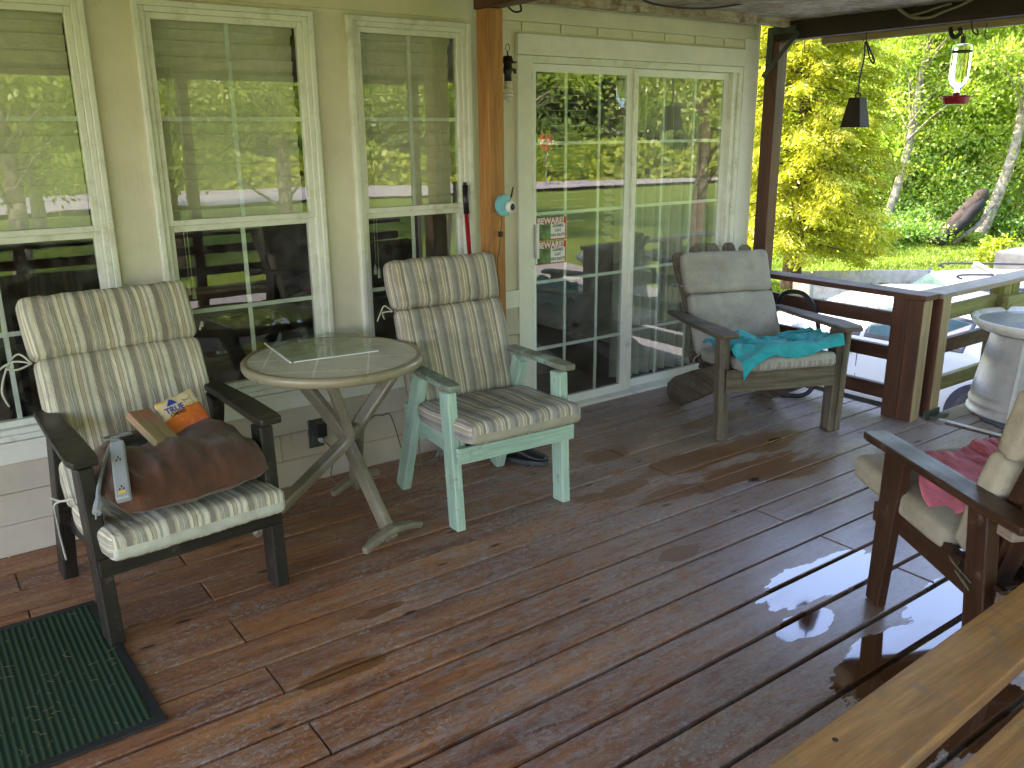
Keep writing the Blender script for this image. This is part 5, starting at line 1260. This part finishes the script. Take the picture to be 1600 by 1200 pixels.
def shrub(loc, r, h, lab, seed, n=2600, mat='l_dark', size=.09, name='shrub', group='shrubs under the trees'):
    rng = np.random.default_rng(seed); rnd = random.Random(seed); root = empty(name, loc, 0, lab, 'shrub', group)
    m = MB()
    for k in range(6):
        a = rnd.random() * 6.28; m.tube(catmull([(0, 0, -.05), (math.cos(a) * r * .3, math.sin(a) * r * .3, h * .5), (math.cos(a) * r * .6, math.sin(a) * r * .6, h * .9)], 3), .012, 4)
    m.build('stem', 'barkdk', root, True)
    c = rng.normal(size=(26, 3)) * np.array([r * .5, r * .5, h * .28]) + np.array([0, 0, h * .5]); c[:, 2] = np.abs(c[:, 2])
    q = c[rng.integers(0, 26, n)] + rng.normal(size=(n, 3)) * np.array([r * .22, r * .22, h * .16]); q[:, 2] = np.abs(q[:, 2])
    leaves_mesh('foliage', q, size, mat, root, seed); return root

def at(px, py, dep):   # a spot on the ground seen at photo column px, camera depth dep
    q = Vector((0, 0, 1.6)) + (rr * ((px - 800) / 1346) + uu * (-(py - 600) / 1346) + f_) * dep
    return (q.x, q.y, GZ)

cedar((13.66, 9.9, GZ - .12), 8.4, 2.0, 'golden yellow cedar with drooping sprays beside the lawn', 21, nb=280, per=620, size=.031)
V = [(1330, 27, 9, 2.6, 'l_alder', 'slender leafy tree just right of the golden cedar'),
     (1395, 25, 9.5, 2.4, 'l_alder', 'leafy tree with a grey leaning trunk rising from the ferns'),
     (1455, 28, 9, 2.8, 'l_alder', 'leafy tree in the middle of the grove behind the fallen log'),
     (1500, 31, 11, 3.4, 'l_alder2', 'pale leaved tree behind the hanging bottle feeder'),
     (1640, 24, 9, 2.6, 'l_alder2', 'bright leaved tree at the right edge of the grove'),
     (1250, 29, 10, 3.2, 'l_alder', 'leafy tree hidden behind the golden cedar'),
     (1375, 33, 12, 3.8, 'l_alder2', 'taller pale tree far back in the grove'),
     (1590, 30, 11, 3.6, 'l_alder', 'deep green tree far back at the right')]
for i, (px, dp, h, c, mt_, lab) in enumerate(V):
    broadleaf(at(px, 350, dp), h, c, lab, 40 + i, nleaf=30000, size=.066 * dp / 25, mat=mt_, lean=((.9 if i == 1 else .2), (-.7 if i == 1 else .1)), tr=.13 if i != 3 else .2, base=.1, clumps=110)
# the leaning pale trunk by the log
broadleaf(at(1522, 388, 22.8), 7.5, 2.3, 'pale barked tree leaning right beside the fallen log', 77, nleaf=16000, size=.062, mat='l_alder2', lean=(1.5, -1.05), tr=.17, base=.55, clumps=60)
broadleaf(at(1372, 380, 23.5), 7.5, 2.2, 'thin twin of grey trunks left of the log', 78, nleaf=15000, size=.06, mat='l_alder', lean=(.9, -.6), tr=.14, base=.5, clumps=60, bark='bark')
m = MB()
a_, b_ = Vector(at(1462, 380, 22.0)), Vector(at(1524, 330, 21.8)); b_.z = GZ + 1.2; a_.z = GZ + .12
b_ = b_ + (b_ - a_) * .22
LP = [a_.lerp(b_, i / 12) + Vector((0, 0, .03 * math.sin(i * 1.7))) for i in range(13)]
m.tube(LP, [.17 + .05 * math.sin(i * 2.3) * .5 + .02 * (i % 2) for i in range(12)] + [.07], 9)
lg_ = tag(m.build('fallen_log', 'logbark', None, True), 'charred hollow log leaning up out of the undergrowth', 'log')
m = MB(); dd_ = Vector((-.10, -.13, -.09)); m.tube([p + dd_ for p in LP[3:12]], [.08, .13, .15, .13, .16, .14, .15, .12, .04], 7); m.build('charred_side', 'charred', lg_, True)
m = MB(); m.tube([a_ + Vector((.35, -.25, 0)), a_.lerp(b_, .55) + Vector((.25, -.25, -.28)), b_ + Vector((.2, -.2, -.35))], [.05, .06, .03], 6)
tag(m.build('dead_branch', 'bark', None, True), 'thin dead branch lying against the charred log', 'branch')
m = MB(); c_ = Vector(at(1600, 400, 15.2)); m.box((c_.x - .35, c_.y - .35, GZ), (c_.x + .5, c_.y + .35, GZ + .85), axis=2); tag(m.build('stone_block', 'stone', None, bevel=.05, seg=3), 'beige stone block on the lawn at the right edge', 'stone block')
m = MB(); c_ = Vector(at(1458, 382, 22.6)); m.box((c_.x - .2, c_.y - .2, GZ), (c_.x + .2, c_.y + .2, GZ + .22), axis=0); tag(m.build('garden_bed_block', 'redpost', None, bevel=.02), 'small brown block at the edge of the undergrowth', 'block')
random.seed(9)
SH = [(1245, 21, .9, 1.0, 'l_hedge'), (1300, 21.5, 1.1, .9, 'l_hedge'), (1340, 22.5, 1.0, .8, 'l_dark'), (1380, 23, 1.0, .7, 'l_dark'), (1420, 23.2, 1.1, .8, 'l_dark'), (1480, 24.5, 1.2, 1.5, 'l_alder'), (1550, 23.8, 1.0, 1.2, 'l_dark'), (1600, 23.5, 1.3, 1.6, 'l_alder'),
      (1350, 25.5, 1.8, 2.6, 'l_alder'), (1430, 26, 1.9, 2.4, 'l_dark'), (1500, 26.5, 1.9, 2.8, 'l_alder'), (1570, 26, 1.9, 3.0, 'l_alder2'), (1640, 25.5, 1.6, 2.6, 'l_alder'), (1280, 26, 2.0, 2.4, 'l_dark'), (1520, 22.0, .3, .3, 'l_alder'), (1570, 17.5, .3, .75, 'l_hedge')]
SL = ['bright bush at the foot of the golden cedar, left side', 'bright bush right of the golden cedar foot', 'low dark fern clump right of the cedar', 'low dark fern clump under the grey trunks', 'low dark fern clump left of the brown block', 'mid green bush behind the fallen log', 'dark bush right of the leaning pale trunk', 'broad green bush at the right of the lawn',
      'tall green thicket behind the grey trunks', 'tall dark thicket in the middle of the grove', 'tall green thicket behind the log', 'pale tall thicket right of the leaning trunk', 'tall thicket beyond the right edge', 'dark thicket behind the cedar', 'tuft of bright weeds at the foot of the pale trunk', 'tall bright weeds beside the stone block']
for i, ((px, dp, r0, h, mt_), lab) in enumerate(zip(SH, SL)):
    shrub(at(px, 385, dp), r0, h, lab, 300 + i, n=9000 if h > 2 else 4200, mat=mt_, size=.055 if h < 2 else .07)
# far woods as one mass
rng = np.random.default_rng(5); nW = 70000
ang = rng.uniform(.62, 1.25, nW); dist = rng.uniform(33, 42, nW); zz = rng.uniform(0, 1, nW) ** .8 * (8.5 + 2.0 * np.sin(ang * 31) + 1.2 * np.sin(ang * 77))
P_ = np.stack([np.sin(ang) * dist, np.cos(ang) * dist, GZ + zz], 1)
wd_ = leaves_mesh('far_woods', P_, .34, 'l_alder', None, 6); tag(wd_, 'mass of green woodland behind the grove', 'woods', kind='stuff')
# trees in front of the house, seen in the glass
RF = [(2.2, -12, 9, 2.8, 'l_alder', 'leafy tree standing in front of the house, near the deck'), (5.6, -13.5, 10, 3.0, 'l_alder2', 'pale leafy tree in the front yard'), (8.5, -14.0, 11, 3.0, 'l_alder', 'leafy tree right of the front yard path'),
      (-1.5, -15, 11, 3.5, 'l_alder', 'broad leafy tree at the left of the front yard'), (13.5, -11.5, 10, 3.0, 'l_alder', 'leafy tree with reddish trunk by the drive'), (17.5, -8.0, 11, 3.5, 'l_alder2', 'big leafy tree across the drive'), (4.0, -22, 13, 4.5, 'l_alder', 'tall leafy tree near the road'), (24, -4, 12, 4, 'l_alder', 'tall leafy tree beyond the drive')]
for i, (x, y_, h, c, mt_, lab) in enumerate(RF):
    broadleaf((x, y_, GZ), h, c, lab, 140 + i, nleaf=30000, size=.075, mat=mt_, tr=.2, base=.22, group='trees in the front yard', clumps=80, bark='barkdk' if i % 2 else 'bark', name='yard_tree')
for i, (x, y_, h, r0) in enumerate(((26, -52, 14, 4), (34, -50, 16, 4.5), (18, -56, 15, 4.5), (42, -44, 14, 4.5), (50, -38, 15, 5))):
    cedar((x, y_, GZ), h, r0, ['conifer across the road, nearest the stop sign', 'tallest conifer across the road', 'conifer across the road at the left', 'conifer across the road at the right', 'farthest conifer across the road'][i], 170 + i, nb=110, mat='l_conifer', per=110, size=.30, name='conifer_tree', group='conifers across the road')
# hedge across the road
rng = np.random.default_rng(8); nH = 24000; t = rng.random(nH)
P_ = np.stack([5 + 50 * t, -47 + 20 * t + rng.normal(size=nH) * .7, GZ + np.abs(rng.random(nH)) * (2.2 + .5 * np.sin(t * 40))], 1)
hd = leaves_mesh('foliage', P_, .28, 'l_hedge', None, 9)
hr = empty('hedge', (30, -37, GZ), 0, 'long bright yellow green hedge across the road', 'hedge'); hd.parent = hr; hd.matrix_parent_inverse = Matrix.Translation((-30, 37, -GZ))
rng = np.random.default_rng(15); nW = 30000
ang = rng.uniform(1.5, 3.5, nW); dist = rng.uniform(60, 72, nW); zz = rng.uniform(0, 1, nW) * (11 + 3.0 * np.sin(ang * 31) + 2 * np.sin(ang * 67))
wd2 = leaves_mesh('far_woods', np.stack([np.sin(ang) * dist, np.cos(ang) * dist, GZ + zz], 1), .9, 'l_conifer', None, 16); tag(wd2, 'mass of dark woodland beyond the road', 'woods', kind='stuff')
# stop sign by the road
ss = empty('stop_sign', (30.2, -30.5, GZ), R(-49 + 90), 'red octagonal stop sign on a pole by the road', 'sign')
m = MB(); m.tube([(0, 0, 0), (0, 0, 2.9)], .035, 8); m.build('pole', 'stalk', ss)
m = MB(); m.prism([(.46 * math.cos(a), .46 * math.sin(a) + 2.5) for a in [R(22.5 + 45 * k) for k in range(8)]], .02, lambda a, b, c: (a, .04 + c, b)); m.build('sign_plate', 'signred', ss)
text_mesh('lettering', 'STOP', .36, 'white', ss, Matrix.Translation((0, .065, 2.5)) @ Matrix.Rotation(R(180), 4, 'Z') @ Matrix.Rotation(R(90), 4, 'X'), extrude=.003, bold=.01)
# grass blades near the visible lawn
rng = np.random.default_rng(33); nG = 60000
dep = rng.uniform(13.5, 24.5, nG); px = rng.uniform(1150, 1680, nG)
fh = Vector((f_.x, f_.y, 0)).normalized(); base_ = np.outer(dep * 1.04, np.array(fh)) + np.outer((px - 800) / 1346 * dep, np.array(r_))
base_[:, 2] = GZ + .12 * 0 + .05
gd = leaves_mesh('lawn_grass', base_, .035, 'l_grass', None, 34, aspect=3.2, droop=np.tile(np.array([0, 0, 1.0]), (nG, 1))); tag(gd, 'short grass blades covering the lawn beyond the cars', 'grass', kind='stuff')

bpy.context.view_layer.update()
